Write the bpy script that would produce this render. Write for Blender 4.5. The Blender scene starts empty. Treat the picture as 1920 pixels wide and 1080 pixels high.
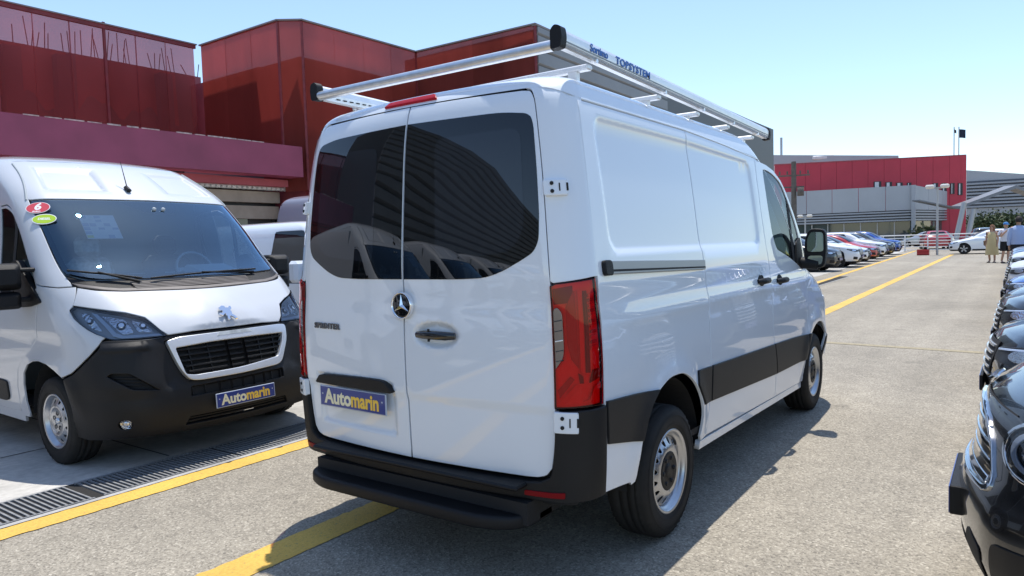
import bpy, bmesh, math, random
import numpy as np
from mathutils import Vector, Matrix
from mathutils.geometry import delaunay_2d_cdt

# ------------------------------------------------------------------ camera, sky, sun, exposure
scene = bpy.context.scene
col = scene.collection
rad = math.radians
CAM = (-3.4556, -2.4403, 1.5538)
cam_d = bpy.data.cameras.new('camera')
cam_o = bpy.data.objects.new('camera', cam_d)
col.objects.link(cam_o)
def _cam_basis(yaw, pitch, roll):
    f = Vector((math.cos(pitch)*math.cos(yaw), math.cos(pitch)*math.sin(yaw), math.sin(pitch)))
    r = f.cross(Vector((0, 0, 1))).normalized(); u = r.cross(f)
    c, s = math.cos(roll), math.sin(roll)
    return f, c*r+s*u, -s*r+c*u
_f, _r, _u = _cam_basis(rad(35.4745), rad(-3.4113), rad(-1.7148))
cam_o.matrix_world = Matrix(((_r.x, _u.x, -_f.x, CAM[0]), (_r.y, _u.y, -_f.y, CAM[1]), (_r.z, _u.z, -_f.z, CAM[2]), (0, 0, 0, 1)))
cam_d.sensor_width = 36.0
cam_d.lens = 1329.17/1920*36
cam_d.clip_start = 0.05
cam_d.clip_end = 3000
scene.camera = cam_o

SUN_DIR = Vector((0.27, 0.10, 1.0)).normalized()          # towards the sun
sun_el = math.asin(SUN_DIR.z)
sun_az = math.atan2(SUN_DIR.x, SUN_DIR.y)                 # clockwise from +Y
world = bpy.data.worlds.new('World')
scene.world = world
world.use_nodes = True
wn = world.node_tree
bg = wn.nodes['Background']
sky = wn.nodes.new('ShaderNodeTexSky')
sky.sky_type = 'NISHITA'
sky.sun_disc = False
sky.sun_elevation = sun_el
sky.sun_rotation = sun_az
sky.altitude = 100
sky.air_density = 1.0
sky.dust_density = .35
sky.ozone_density = 1.6
wn.links.new(sky.outputs[0], bg.inputs[0])
bg.inputs[1].default_value = 0.15
sun_d = bpy.data.lights.new('sun', 'SUN')
sun_d.energy = 3.2
sun_d.angle = rad(0.53)
sun_d.color = (1.0, 0.95, 0.87)
sun_o = bpy.data.objects.new('sun', sun_d)
sun_o.rotation_euler = SUN_DIR.to_track_quat('Z', 'Y').to_euler()
sun_o.location = (0, 0, 30)
col.objects.link(sun_o)
vs = scene.view_settings
vs.view_transform = 'Standard'
vs.look = 'None'
vs.exposure = 0.57
vs.gamma = 1.0
vs.use_curve_mapping = False
scene.cycles.use_denoising = True
scene.cycles.max_bounces = 10
scene.cycles.transparent_max_bounces = 24
scene.cycles.glossy_bounces = 5
scene.cycles.caustics_reflective = False
scene.cycles.caustics_refractive = False
scene.cycles.sample_clamp_indirect = 6.0
random.seed(7)

# ------------------------------------------------------------------ object helpers
def tag(o, label=None, cat=None, group=None, kind=None):
    if label: o['label'] = label
    if cat: o['category'] = cat
    if group: o['group'] = group
    if kind: o['kind'] = kind
    return o
def empty(name, loc=(0, 0, 0), rz=0.0):
    o = bpy.data.objects.new(name, None)
    o.empty_display_size = 0.2
    o.location = loc; o.rotation_euler = (0, 0, rz)
    col.objects.link(o)
    return o
def put(name, me, mat=None, parent=None):
    o = bpy.data.objects.new(name, me)
    col.objects.link(o)
    if mat is not None:
        if isinstance(mat, (list, tuple)):
            for m in mat: me.materials.append(m)
        else: me.materials.append(mat)
    if parent is not None: o.parent = parent
    return o
def copy_tree(o, parent=None, swap=None):
    c = o.copy(); col.objects.link(c); c.parent = parent
    if swap and o.type == 'MESH':
        for i, s in enumerate(c.material_slots):
            if s.material in swap:
                s.link = 'OBJECT'; s.material = swap[o.material_slots[i].material]
    for ch in o.children: copy_tree(ch, c, swap)
    return c
class MB:
    """collects simple solids into one mesh"""
    def __init__(s): s.v = []; s.f = []; s.sm = []
    def add(s, vs, fs, smooth=False):
        n = len(s.v); s.v += [tuple(float(c) for c in v) for v in vs]; s.f += [tuple(i+n for i in f) for f in fs]; s.sm += [smooth]*len(fs)
        return s
    def box(s, c, d, M=None, bev=0.0):
        x, y, z = d[0]/2, d[1]/2, d[2]/2
        if bev > 0:
            b = min(bev, .49*min(d)); vs = []; 
            for sx in (-1, 1):
                for sy in (-1, 1):
                    for sz in (-1, 1):
                        vs += [(sx*x, sy*(y-b), sz*(z-b)), (sx*(x-b), sy*y, sz*(z-b)), (sx*(x-b), sy*(y-b), sz*z)]
            bm = bmesh.new()
            for v in vs: bm.verts.new(v)
            bmesh.ops.convex_hull(bm, input=bm.verts)
            bmesh.ops.dissolve_limit(bm, angle_limit=.02, verts=bm.verts, edges=bm.edges)
            bm.verts.index_update(); vs = [v.co.copy() for v in bm.verts]; fs = [[v.index for v in f.verts] for f in bm.faces]; bm.free()
        else:
            vs = [Vector((sx*x, sy*y, sz*z)) for sx in (-1, 1) for sy in (-1, 1) for sz in (-1, 1)]
            fs = [(0, 1, 3, 2), (4, 6, 7, 5), (0, 4, 5, 1), (2, 3, 7, 6), (0, 2, 6, 4), (1, 5, 7, 3)]
        vs = [Vector(v) for v in vs]
        if M is not None: vs = [M @ v for v in vs]
        c = Vector(c)
        return s.add([v+c for v in vs], fs)
    def tube(s, pts, r, n=10, cap=True, smooth=True):
        pts = [Vector(p) for p in pts]; rs = r if isinstance(r, (list, tuple)) else [r]*len(pts)
        rings = []; up = None
        for i, p in enumerate(pts):
            t = (pts[min(i+1, len(pts)-1)]-pts[max(i-1, 0)]).normalized()
            if up is None:
                a = Vector((0, 0, 1)) if abs(t.z) < .9 else Vector((1, 0, 0))
                up = (a-t*a.dot(t)).normalized()
            else: up = (up-t*up.dot(t)).normalized()
            b = t.cross(up)
            rings.append([p+(up*math.cos(2*math.pi*k/n)+b*math.sin(2*math.pi*k/n))*rs[i] for k in range(n)])
        vs = [v for rg in rings for v in rg]
        fs = [(i*n+k, i*n+(k+1) % n, (i+1)*n+(k+1) % n, (i+1)*n+k) for i in range(len(pts)-1) for k in range(n)]
        s.add(vs, fs, smooth)
        if cap: s.add(rings[0], [tuple(range(n))[::-1]]); s.add(rings[-1], [tuple(range(n))])
        return s
    def lathe(s, prof, n=32, axis='Y', c=(0, 0, 0), smooth=True, closed=False, mod=None):
        vs = []; m = len(prof)
        for k in range(n):
            a = 2*math.pi*k/n
            for j, (r, h) in enumerate(prof):
                rr = r+(mod(k, j) if mod else 0)
                if axis == 'Y': p = (rr*math.cos(a), h, rr*math.sin(a))
                elif axis == 'X': p = (h, rr*math.cos(a), rr*math.sin(a))
                else: p = (rr*math.cos(a), rr*math.sin(a), h)
                vs.append((p[0]+c[0], p[1]+c[1], p[2]+c[2]))
        mm = m if closed else m-1
        fs = [(k*m+j, k*m+(j+1) % m, ((k+1) % n)*m+(j+1) % m, ((k+1) % n)*m+j) for k in range(n) for j in range(mm)]
        return s.add(vs, fs, smooth)
    def prism(s, poly, f0, f1):
        """poly: 2-D outline, f0/f1 map a 2-D point to the two faces"""
        n = len(poly)
        a = [f0(p) for p in poly]; b = [f1(p) for p in poly]
        s.add(a+b, [tuple(range(n))[::-1], tuple(range(n, 2*n))]+[(i, (i+1) % n, n+(i+1) % n, n+i) for i in range(n)])
        return s
    def build(s, name, mat=None, parent=None, fix=True):
        me = bpy.data.meshes.new(name); me.from_pydata(s.v, [], s.f)
        me.polygons.foreach_set('use_smooth', s.sm)
        if fix:
            bm = bmesh.new(); bm.from_mesh(me); bmesh.ops.recalc_face_normals(bm, faces=bm.faces); bm.to_mesh(me); bm.free()
        me.update()
        return put(name, me, mat, parent)
def RZ(a): return Matrix.Rotation(a, 3, 'Z')
def RX(a): return Matrix.Rotation(a, 3, 'X')
def RY(a): return Matrix.Rotation(a, 3, 'Y')
def box(name, c, d, mat, parent=None, bev=0.0, M=None): return MB().box(c, d, M, bev).build(name, mat, parent)

# ------------------------------------------------------------------ materials
def newmat(name):
    m = bpy.data.materials.new(name); m.use_nodes = True
    return m, m.node_tree, m.node_tree.nodes['Principled BSDF']
def pbr(name, c, rough=.5, metal=0., coat=0., spec=.5, noise=0., nscale=8., bump=0., bscale=60., crough=.03, rvar=0.):
    m, nt, b = newmat(name)
    b.inputs['Base Color'].default_value = (*c, 1)
    b.inputs['Roughness'].default_value = rough; b.inputs['Metallic'].default_value = metal
    b.inputs['Coat Weight'].default_value = coat; b.inputs['Coat Roughness'].default_value = crough
    b.inputs['Specular IOR Level'].default_value = spec
    if noise or bump or rvar:
        tc = nt.nodes.new('ShaderNodeTexCoord')
    if noise or rvar:
        n = nt.nodes.new('ShaderNodeTexNoise'); n.inputs['Scale'].default_value = nscale; n.inputs['Detail'].default_value = 8
        nt.links.new(tc.outputs['Object'], n.inputs['Vector'])
    if noise:
        mr = nt.nodes.new('ShaderNodeMapRange'); mr.inputs[1].default_value = .3; mr.inputs[2].default_value = .7
        mr.inputs[3].default_value = 1-noise; mr.inputs[4].default_value = 1+noise
        mx = nt.nodes.new('ShaderNodeMix'); mx.data_type = 'RGBA'; mx.blend_type = 'MULTIPLY'; mx.inputs[0].default_value = 1
        mx.inputs[6].default_value = (*c, 1)
        nt.links.new(n.outputs[0], mr.inputs[0]); nt.links.new(mr.outputs[0], mx.inputs[7]); nt.links.new(mx.outputs[2], b.inputs['Base Color'])
    if rvar:
        mr2 = nt.nodes.new('ShaderNodeMapRange'); mr2.inputs[1].default_value = .3; mr2.inputs[2].default_value = .7
        mr2.inputs[3].default_value = max(0, rough-rvar); mr2.inputs[4].default_value = rough+rvar
        nt.links.new(n.outputs[0], mr2.inputs[0]); nt.links.new(mr2.outputs[0], b.inputs['Roughness'])
    if bump:
        n2 = nt.nodes.new('ShaderNodeTexNoise'); n2.inputs['Scale'].default_value = bscale; n2.inputs['Detail'].default_value = 4
        bp = nt.nodes.new('ShaderNodeBump'); bp.inputs['Strength'].default_value = bump; bp.inputs['Distance'].default_value = .01
        nt.links.new(tc.outputs['Object'], n2.inputs['Vector']); nt.links.new(n2.outputs[0], bp.inputs['Height']); nt.links.new(bp.outputs[0], b.inputs['Normal'])
    return m
def glassmat(name, tint, gloss_f0=.04, rough=.0, gcol=(1., 1., 1.)):
    m, nt, b = newmat(name); nt.nodes.remove(b)
    out = nt.nodes['Material Output']
    tr = nt.nodes.new('ShaderNodeBsdfTransparent'); tr.inputs[0].default_value = (*tint, 1)
    gl = nt.nodes.new('ShaderNodeBsdfGlossy'); gl.inputs['Roughness'].default_value = rough; gl.inputs[0].default_value = (*gcol, 1)
    fr = nt.nodes.new('ShaderNodeFresnel'); fr.inputs[0].default_value = 1.5
    ad = nt.nodes.new('ShaderNodeMath'); ad.operation = 'MULTIPLY'; ad.inputs[1].default_value = gloss_f0/.04; ad.use_clamp = True
    mx = nt.nodes.new('ShaderNodeMixShader')
    nt.links.new(fr.outputs[0], ad.inputs[0]); nt.links.new(ad.outputs[0], mx.inputs[0])
    nt.links.new(tr.outputs[0], mx.inputs[1]); nt.links.new(gl.outputs[0], mx.inputs[2]); nt.links.new(mx.outputs[0], out.inputs[0])
    return m
M = {}
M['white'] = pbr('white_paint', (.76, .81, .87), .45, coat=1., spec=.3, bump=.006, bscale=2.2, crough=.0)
M['white'].node_tree.nodes['Principled BSDF'].inputs['Coat IOR'].default_value = 1.65
M['white_b'] = pbr('sun_dimmed_white', (.56, .58, .61), .45, coat=1., spec=.3, bump=.006, bscale=2.2, crough=.0)  # white darkened in its colour to hold back sunlight on roof and bonnet
M['greypaint'] = pbr('grey_paint', (.26, .25, .30), .35, coat=.8)
M['seam'] = pbr('seam_black', (.012, .012, .013), .8)
M['plastic'] = pbr('black_plastic', (.008, .008, .009), .52, spec=.3, noise=.15, nscale=5, bump=.25, bscale=420.)
M['plastic2'] = pbr('dark_grey_plastic', (.010, .010, .011), .5, spec=.3, noise=.12, nscale=4, bump=.2, bscale=420.)
M['gloss_black'] = pbr('gloss_black', (.006, .006, .007), .06, coat=.6, spec=.5)
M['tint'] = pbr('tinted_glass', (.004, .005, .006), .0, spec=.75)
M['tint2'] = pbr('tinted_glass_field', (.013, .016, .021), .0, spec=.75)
M['railgrey'] = pbr('rail_grey', (.30, .31, .32), .4, metal=.5)
M['mirror'] = pbr('mirror_silver', (.17, .21, .205), .02, metal=1.)
M['glass'] = glassmat('clear_glass', (.34, .39, .39), .03, 0., (.8, .9, 1.))
M['glass_ws'] = glassmat('windscreen_glass', (.66, .80, .88), .115, 0., (.55, .78, .97))
M['glass_dk'] = glassmat('smoked_glass', (.16, .19, .19), .05)
M['lampglass'] = glassmat('lamp_cover', (.80, .83, .86), .05)
M['rubber'] = pbr('tyre_rubber', (.020, .019, .018), .75, spec=.3, noise=.25, nscale=9, bump=.12, bscale=150.)
M['steel'] = pbr('silver_steel', (.50, .51, .53), .30, metal=.85, noise=.06, nscale=20)
M['alloy'] = pbr('alloy_grey', (.40, .41, .43), .32, metal=.85)
M['darkalloy'] = pbr('dark_alloy', (.05, .05, .055), .4, metal=.6)
M['chrome'] = pbr('chrome', (.85, .86, .88), .07, metal=1.)
M['satin'] = pbr('satin_silver', (.70, .71, .73), .25, metal=.55, coat=.4)
M['alu'] = pbr('aluminium', (.74, .75, .76), .34, metal=.9, noise=.08, nscale=30)
M['aluwhite'] = pbr('aluminium_brushed_pale', (.80, .81, .82), .38, metal=.6, noise=.05, nscale=15)
M['red_lamp'] = pbr('red_lamp', (.40, .002, .006), .25, coat=.12, spec=.2)
M['red_lamp_bright'] = pbr('red_lamp_bright', (.62, .005, .009), .25, coat=.12, spec=.2)
M['red_lamp_dk'] = pbr('red_lamp_dark', (.20, .003, .007), .3, coat=.05, spec=.12)
M['clear_lamp'] = pbr('clear_lamp', (.17, .145, .135), .12, metal=.35, coat=1.)
M['lampback'] = pbr('lamp_reflector', (.72, .74, .78), .10, metal=.95, bump=.9, bscale=38.)
M['redglass'] = glassmat('red_lamp_lens', (.92, .014, .024), .03)
M['lampinner'] = pbr('lamp_inner_silver', (.92, .88, .87), .5, bump=.25, bscale=60.)
M['lampdk1'] = pbr('lamp_inner_dim', (.50, .46, .46), .4)
M['lampdk2'] = pbr('lamp_inner_dark', (.20, .18, .18), .4)
M['script'] = pbr('dull_chrome', (.16, .16, .17), .3, metal=.7)
M['lampgrey'] = pbr('lamp_inner_grey', (.34, .36, .40), .3, metal=.3)
M['lampdark'] = pbr('lamp_housing', (.03, .032, .036), .25, spec=.5)
M['drl'] = pbr('daylight_strip', (.55, .66, .86), .2, coat=1.)
M['plate_blue'] = pbr('plate_blue', (.018, .040, .23), .35, coat=.4)
M['plate_frame'] = pbr('plate_border', (.45, .50, .60), .4)
M['yellow_ink'] = pbr('yellow_ink', (.90, .58, .07), .45)
M['cream_ink'] = pbr('cream_ink', (.86, .80, .55), .45)
M['white_ink'] = pbr('white_ink', (.85, .85, .85), .5)
M['blue_ink'] = pbr('blue_ink', (.03, .15, .50), .5)
M['red_ink'] = pbr('red_sticker', (.62, .07, .09), .4)
M['green_ink'] = pbr('green_sticker', (.42, .60, .03), .4)
M['paper'] = pbr('paper', (.78, .80, .82), .6)
M['paper_y'] = pbr('paper_yellow', (.80, .74, .22), .6)
M['paper_b'] = pbr('paper_blue', (.38, .48, .66), .6)
M['trim'] = pbr('cabin_dark', (.055, .058, .062), .7)
M['dash'] = pbr('dash_top', (.55, .60, .60), .55)
M['trim2'] = pbr('cabin_grey', (.34, .38, .40), .6)
M['seat'] = pbr('seat_cloth', (.10, .105, .11), .85)
M['film'] = pbr('seat_film', (.50, .53, .54), .2, spec=.8, noise=.3, nscale=14)
M['cowl'] = pbr('faded_cowl_plastic', (.16, .14, .13), .6, noise=.15, nscale=10)

# ------------------------------------------------------------------ vehicle skins: closed plan contour at each level t
def pchip(*kn):
    xs = np.array([k[0] for k in kn], float); ys = np.array([k[1] for k in kn], float)
    n = len(xs)
    if n == 1: return lambda t: np.full_like(np.asarray(t, float), ys[0])
    h = np.diff(xs); d = np.diff(ys)/h; m = np.zeros(n)
    for i in range(1, n-1):
        if d[i-1]*d[i] > 0:
            w1 = 2*h[i]+h[i-1]; w2 = h[i]+2*h[i-1]
            m[i] = (w1+w2)/(w1/d[i-1]+w2/d[i])
    m[0] = d[0]; m[-1] = d[-1]
    def f(t):
        t = np.asarray(t, float); i = np.clip(np.searchsorted(xs, t)-1, 0, n-2)
        s = np.clip((t-xs[i])/h[i], 0, 1)
        return (ys[i]*(1+2*s)*(1-s)**2+m[i]*h[i]*s*(1-s)**2+ys[i+1]*s*s*(3-2*s)+m[i+1]*h[i]*s*s*(s-1))
    return f
class Skin:
    def __init__(s, xf, xb, w, Rf, Rb, Lf, Lb, h=None, bf=None, bb=None, disp=None):
        s.xf, s.xb, s.w, s.Rf, s.Rb, s.Lf, s.Lb = xf, xb, w, Rf, Rb, Lf, Lb
        k = lambda t: 0.05+0*np.asarray(t, float)
        s.h = h or (lambda t: np.asarray(t, float)); s.bf = bf or k; s.bb = bb or k; s.disp = disp
    def _fin(s, x, y, t, sg):
        z = s.h(t); yy = y
        if s.disp is not None: yy = yy+s.disp(x, z)*np.clip((y/s.w(t)-.9)*10, 0, 1)
        return np.stack([x, yy*sg, z+0*x], -1)
    def _k(s, t, front):
        w = s.w(t); R = np.minimum((s.Rf if front else s.Rb)(t), w*.98); b = (s.bf if front else s.bb)(t); d = -1. if front else 1.
        x0 = (s.xf if front else s.xb)(t); L = (s.Lf if front else s.Lb)(t); y1 = w-R
        x1 = x0+d*b*(y1/w)**2; sl = d*2*b*y1/w/w
        return w, R, b, d, x0, L, y1, x1, sl
    def end(s, u, t, front):
        u = np.asarray(u, float); t = np.asarray(t, float)+0*u
        sg = np.where(u < 0, -1., 1.); u = np.abs(u)
        w, R, b, d, x0, L, y1, x1, sl = s._k(t, front)
        ya = y1*np.minimum(u, 1); xa = x0+d*b*(ya/w)**2
        v = np.clip(u-1, 0, 1); c = .5523
        P3x = x1+sl*R+d*L
        a0, a1, a2, a3 = (1-v)**3, 3*v*(1-v)**2, 3*v*v*(1-v), v**3
        xc = a0*x1+a1*(x1+sl*c*R)+a2*(P3x-d*c*L)+a3*P3x; yc = a0*y1+a1*(y1+c*R)+a2*w+a3*w
        m = u <= 1
        return s._fin(np.where(m, xa, xc), np.where(m, ya, yc), t, sg)
    def front(s, u, t): return s.end(u, t, True)
    def rear(s, u, t): return s.end(u, t, False)
    def xe(s, t, front):
        w, R, b, d, x0, L, y1, x1, sl = s._k(np.asarray(t, float), front)
        return x1+sl*R+d*L
    def side(s, x, t, sg=-1.):
        x = np.asarray(x, float); t = np.asarray(t, float)+0*x
        return s._fin(x, s.w(t), t, sg)
    def U(s, x, t):
        a = s.xe(t, True); b = s.xe(t, False)
        return float(2+(a-x)/(a-b))
    def full(s, u, t, sg=-1.):
        u = np.asarray(u, float); t = np.asarray(t, float)+0*u
        a = s.end((np.clip(u, 0, 2)+1e-9)*sg, t, True)
        x2 = s.xe(t, True); x3 = s.xe(t, False)
        b = s.side(x2+(x3-x2)*np.clip(u-2, 0, 1), t, sg)
        c = s.end((np.clip(5-u, 0, 2)+1e-9)*sg, t, False)
        return np.where((u < 2)[..., None], a, np.where((u <= 3)[..., None], b, c))
def inside(pts, poly):
    x = pts[:, 0][:, None]; y = pts[:, 1][:, None]
    P = np.asarray(poly); Q = np.roll(P, -1, 0)
    c = ((P[:, 1] > y) != (Q[:, 1] > y)) & (x < (Q[:, 0]-P[:, 0])*(y-P[:, 1])/(Q[:, 1]-P[:, 1]+1e-15)+P[:, 0])
    return c.sum(1) % 2 == 1
def densify(poly, seg):
    out = []
    for i, p in enumerate(poly):
        q = poly[(i+1) % len(poly)]
        n = max(1, int(math.ceil(math.hypot(q[0]-p[0], q[1]-p[1])/seg)))
        out += [(p[0]+(q[0]-p[0])*k/n, p[1]+(q[1]-p[1])*k/n) for k in range(n)]
    return out
def rnd(poly, r, n=5):
    """round the corners of an outline; r one radius or one per point"""
    out = []; m = len(poly)
    for i in range(m):
        ri = r[i] if isinstance(r, (list, tuple)) else r
        p = np.array(poly[i], float); a = np.array(poly[i-1], float); b = np.array(poly[(i+1) % m], float)
        la, lb = np.linalg.norm(a-p), np.linalg.norm(b-p)
        k = min(ri, .48*la, .48*lb)
        if k < 1e-6: out.append(tuple(p)); continue
        A = p+(a-p)/la*k; B = p+(b-p)/lb*k
        for j in range(n+1):
            t = j/n; out.append(tuple((1-t)**2*A+2*t*(1-t)*p+t*t*B))
    return out
def spl(pts, n=5):
    """closed smooth curve through the points"""
    P = [np.array(p, float) for p in pts]; m = len(P); out = []
    for i in range(m):
        a, b, c, d = P[i-1], P[i], P[(i+1) % m], P[(i+2) % m]
        for k in range(n):
            t = k/n; out.append(tuple(.5*((2*b)+(c-a)*t+(2*a-5*b+4*c-d)*t*t+(3*b-a-3*c+d)*t**3)))
    return out
def ospl(pts, n=5):
    """open smooth curve through the points"""
    P = [np.array(p, float) for p in pts]; P = [2*P[0]-P[1]]+P+[2*P[-1]-P[-2]]; out = []
    for i in range(1, len(P)-2):
        a, b, c, d = P[i-1:i+3]
        for k in range(n):
            t = k/n; out.append(tuple(.5*((2*b)+(c-a)*t+(2*a-5*b+4*c-d)*t*t+(3*b-a-3*c+d)*t**3)))
    out.append(tuple(P[-2])); return out
def ell(c, ra, rb, n=24, a0=0.): return [(c[0]+ra*math.cos(2*math.pi*k/n+a0), c[1]+rb*math.sin(2*math.pi*k/n+a0)) for k in range(n)]
def patch(name, outline, fmap, mat, parent, holes=(), step=.08, off=0., rim=.014, lip=.0025, sc=(1., 1.), out=None, extra=(), seg=None, norim=None):
    """a panel cut out of a curved surface: outline and holes in the surface's own two coordinates; edges turn in by rim"""
    seg = seg or step*.6; sa, sb = sc
    S = lambda pl: [(p[0]*sa, p[1]*sb) for p in pl]
    loops = [densify(S(outline), seg)]+[densify(S(h), min(seg, .03)) for h in holes]
    o = np.array(loops[0]); lo, hi = o.min(0), o.max(0)
    gx, gy = np.meshgrid(np.arange(lo[0]+step*.5, hi[0], step), np.arange(lo[1]+step*.5, hi[1], step))
    g = np.stack([gx.ravel(), gy.ravel()], -1)
    if len(extra): g = np.concatenate([g, np.array(S(extra))])
    if len(g):
        k = inside(g, loops[0])
        for h in loops[1:]: k &= ~inside(g, h)
        g = g[k]
    allb = np.concatenate([np.array(l) for l in loops])
    if len(g):
        d = np.min(((g[:, None, :]-allb[None])**2).sum(-1), 1); g = g[d > (seg*.35)**2]
    V = [Vector((float(p[0]), float(p[1]))) for p in np.concatenate([allb, g])] if len(g) else [Vector((float(p[0]), float(p[1]))) for p in allb]
    E = []; n0 = 0; rng = []
    for l in loops:
        E += [(n0+i, n0+(i+1) % len(l)) for i in range(len(l))]; rng.append((n0, len(l))); n0 += len(l)
    rv, re, rf, ov, oe, of = delaunay_2d_cdt(V, E, [], 0, 1e-7)
    P2 = np.array([(v.x, v.y) for v in rv])
    cen = np.array([P2[list(f)].mean(0) for f in rf]); keep = inside(cen, loops[0])
    for h in loops[1:]: keep &= ~inside(cen, h)
    F = [f for f, kk in zip(rf, keep) if kk]
    A = P2[:, 0]/sa; B = P2[:, 1]/sb
    e = 5e-4
    P = fmap(A, B); da = fmap(A+e, B)-fmap(A-e, B); db = fmap(A, B+e)-fmap(A, B-e)
    N = np.cross(da, db); L = np.linalg.norm(N, axis=1, keepdims=True); N = N/np.maximum(L, 1e-12)
    c = np.array(out if out is not None else (P[:, 0].mean(), 0., P[:, 2].mean()*.5+.4))
    ref = P-c
    if out is None: ref[:, 0] *= .35
    sgn = 1. if np.sum(np.sum(N*ref, 1)) > 0 else -1.
    N = N*sgn
    P = P+N*off
    tri = F if sgn > 0 else [f[::-1] for f in F]
    verts = P.copy(); norms = N.copy(); faces = list(tri)
    if rim > 0:
        inv = {}
        for i, lst in enumerate(ov):
            for q in lst: inv[q] = i
        vx = [verts]; nx = [norms]; base = len(verts)
        for li, (st, ln) in enumerate(rng):
            ids = [inv.get(st+i) for i in range(ln)]; ids = [i for i in ids if i is not None]
            if len(ids) < 3: continue
            p = P[ids]; n = N[ids]; t = np.roll(p, -1, 0)-np.roll(p, 1, 0); t /= np.maximum(np.linalg.norm(t, axis=1, keepdims=True), 1e-9)
            b = np.cross(n, t)
            # make b point into the panel
            ar = np.array(loops[li]); area = .5*np.sum(ar[:, 0]*np.roll(ar[:, 1], -1)-np.roll(ar[:, 0], -1)*ar[:, 1])
            s_ = (1. if area > 0 else -1.)*(1. if li == 0 else -1.)*sgn
            b *= s_
            mv = np.ones(len(ids))
            if norim is not None:
                for i in range(len(ids)):
                    for j in ((i+1) % len(ids), i-1):
                        if norim((A[ids[i]]+A[ids[j]])/2, (B[ids[i]]+B[ids[j]])/2): mv[i] = 0
            verts[ids] = p+b*lip*mv[:, None]
            l1 = p-n*lip*.7; l2 = p-n*rim
            n1 = n-b; n1 /= np.linalg.norm(n1, axis=1, keepdims=True)
            m = len(ids); vx += [l1, l1, l2]; nx += [n1, -b, -b]
            for i in range(m):
                j = (i+1) % m
                if norim is not None:
                    mid = (np.array([A[ids[i]], B[ids[i]]])+np.array([A[ids[j]], B[ids[j]]]))/2
                    if norim(mid[0], mid[1]): continue
                q1 = (ids[i], ids[j], base+j, base+i); q2 = (base+m+i, base+m+j, base+2*m+j, base+2*m+i)
                faces += [q1, q2]
            base += 3*m
        verts = np.concatenate(vx); norms = np.concatenate(nx)
    fixed = []
    for f in faces:
        f = [int(i) for i in f]; q = verts[f]
        gn = np.cross(q[1]-q[0], q[2]-q[0])+(np.cross(q[2]-q[0], q[3]-q[0]) if len(f) > 3 else 0)
        fixed.append(tuple(f if np.dot(gn, norms[f].sum(0)) >= 0 else f[::-1]))
    faces = fixed
    me = bpy.data.meshes.new(name)
    me.from_pydata(verts.tolist(), [], faces)
    me.polygons.foreach_set('use_smooth', [True]*len(faces))
    me.update()
    me.normals_split_custom_set_from_vertices(norms.tolist())
    return put(name, me, mat, parent)
def gridsurf(name, fmap, us, vs, mat, parent, out=None, off=0.):
    U_, V_ = np.meshgrid(np.asarray(us, float), np.asarray(vs, float), indexing='ij')
    a, b = U_.ravel(), V_.ravel(); e = 5e-4
    P = fmap(a, b); N = np.cross(fmap(a+e, b)-fmap(a-e, b), fmap(a, b+e)-fmap(a, b-e))
    N /= np.maximum(np.linalg.norm(N, axis=1, keepdims=True), 1e-12)
    c = np.array(out if out is not None else (P[:, 0].mean(), 0, P[:, 2].mean()-1.))
    sg = 1 if np.sum((P-c)*N) > 0 else -1
    N *= sg; P = P+N*off; n, m = len(us), len(vs)
    F = [(i*m+j, (i+1)*m+j, (i+1)*m+j+1, i*m+j+1) for i in range(n-1) for j in range(m-1)]
    if sg < 0: F = [f[::-1] for f in F]
    me = bpy.data.meshes.new(name); me.from_pydata(P.tolist(), [], F)
    me.polygons.foreach_set('use_smooth', [True]*len(F)); me.update()
    me.normals_split_custom_set_from_vertices(N.tolist())
    return put(name, me, mat, parent)
_txt = {}
def text(name, s, size, mat, parent, mtx, depth=.002, bold=0., shear=0., space=1., align='CENTER', sx=1.):
    cu = bpy.data.curves.new('t', 'FONT'); cu.body = s; cu.size = size; cu.extrude = depth; cu.offset = bold; cu.shear = shear
    cu.space_character = space; cu.align_x = align; cu.align_y = 'CENTER'; cu.resolution_u = 3
    o = bpy.data.objects.new('t', cu); col.objects.link(o)
    dg = bpy.context.evaluated_depsgraph_get(); me = bpy.data.meshes.new_from_object(o.evaluated_get(dg))
    bpy.data.objects.remove(o); bpy.data.curves.remove(cu)
    me.transform(Matrix.Diagonal((sx, 1, 1, 1))); me.transform(mtx); me.materials.clear(); me.name = name
    return put(name, me, mat, parent)
def frame(origin, xdir, updir):
    """matrix whose x runs along xdir, y along updir, z towards the reader"""
    x = Vector(xdir).normalized(); z = x.cross(Vector(updir)).normalized(); y = z.cross(x); o = Vector(origin)
    return Matrix(((x.x, y.x, z.x, o.x), (x.y, y.y, z.y, o.y), (x.z, y.z, z.z, o.z), (0, 0, 0, 1)))
def surf_frame(f, a, b, off=0., up=None):
    """frame on a surface point, x to the reader's right"""
    e = 1e-3; P = np.array(f(np.array([a]), np.array([b])))[0]
    da = np.array(f(np.array([a+e]), np.array([b])))[0]-P; db = np.array(f(np.array([a]), np.array([b+e])))[0]-P
    return Vector(P), Vector(da).normalized(), Vector(db).normalized()

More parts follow.
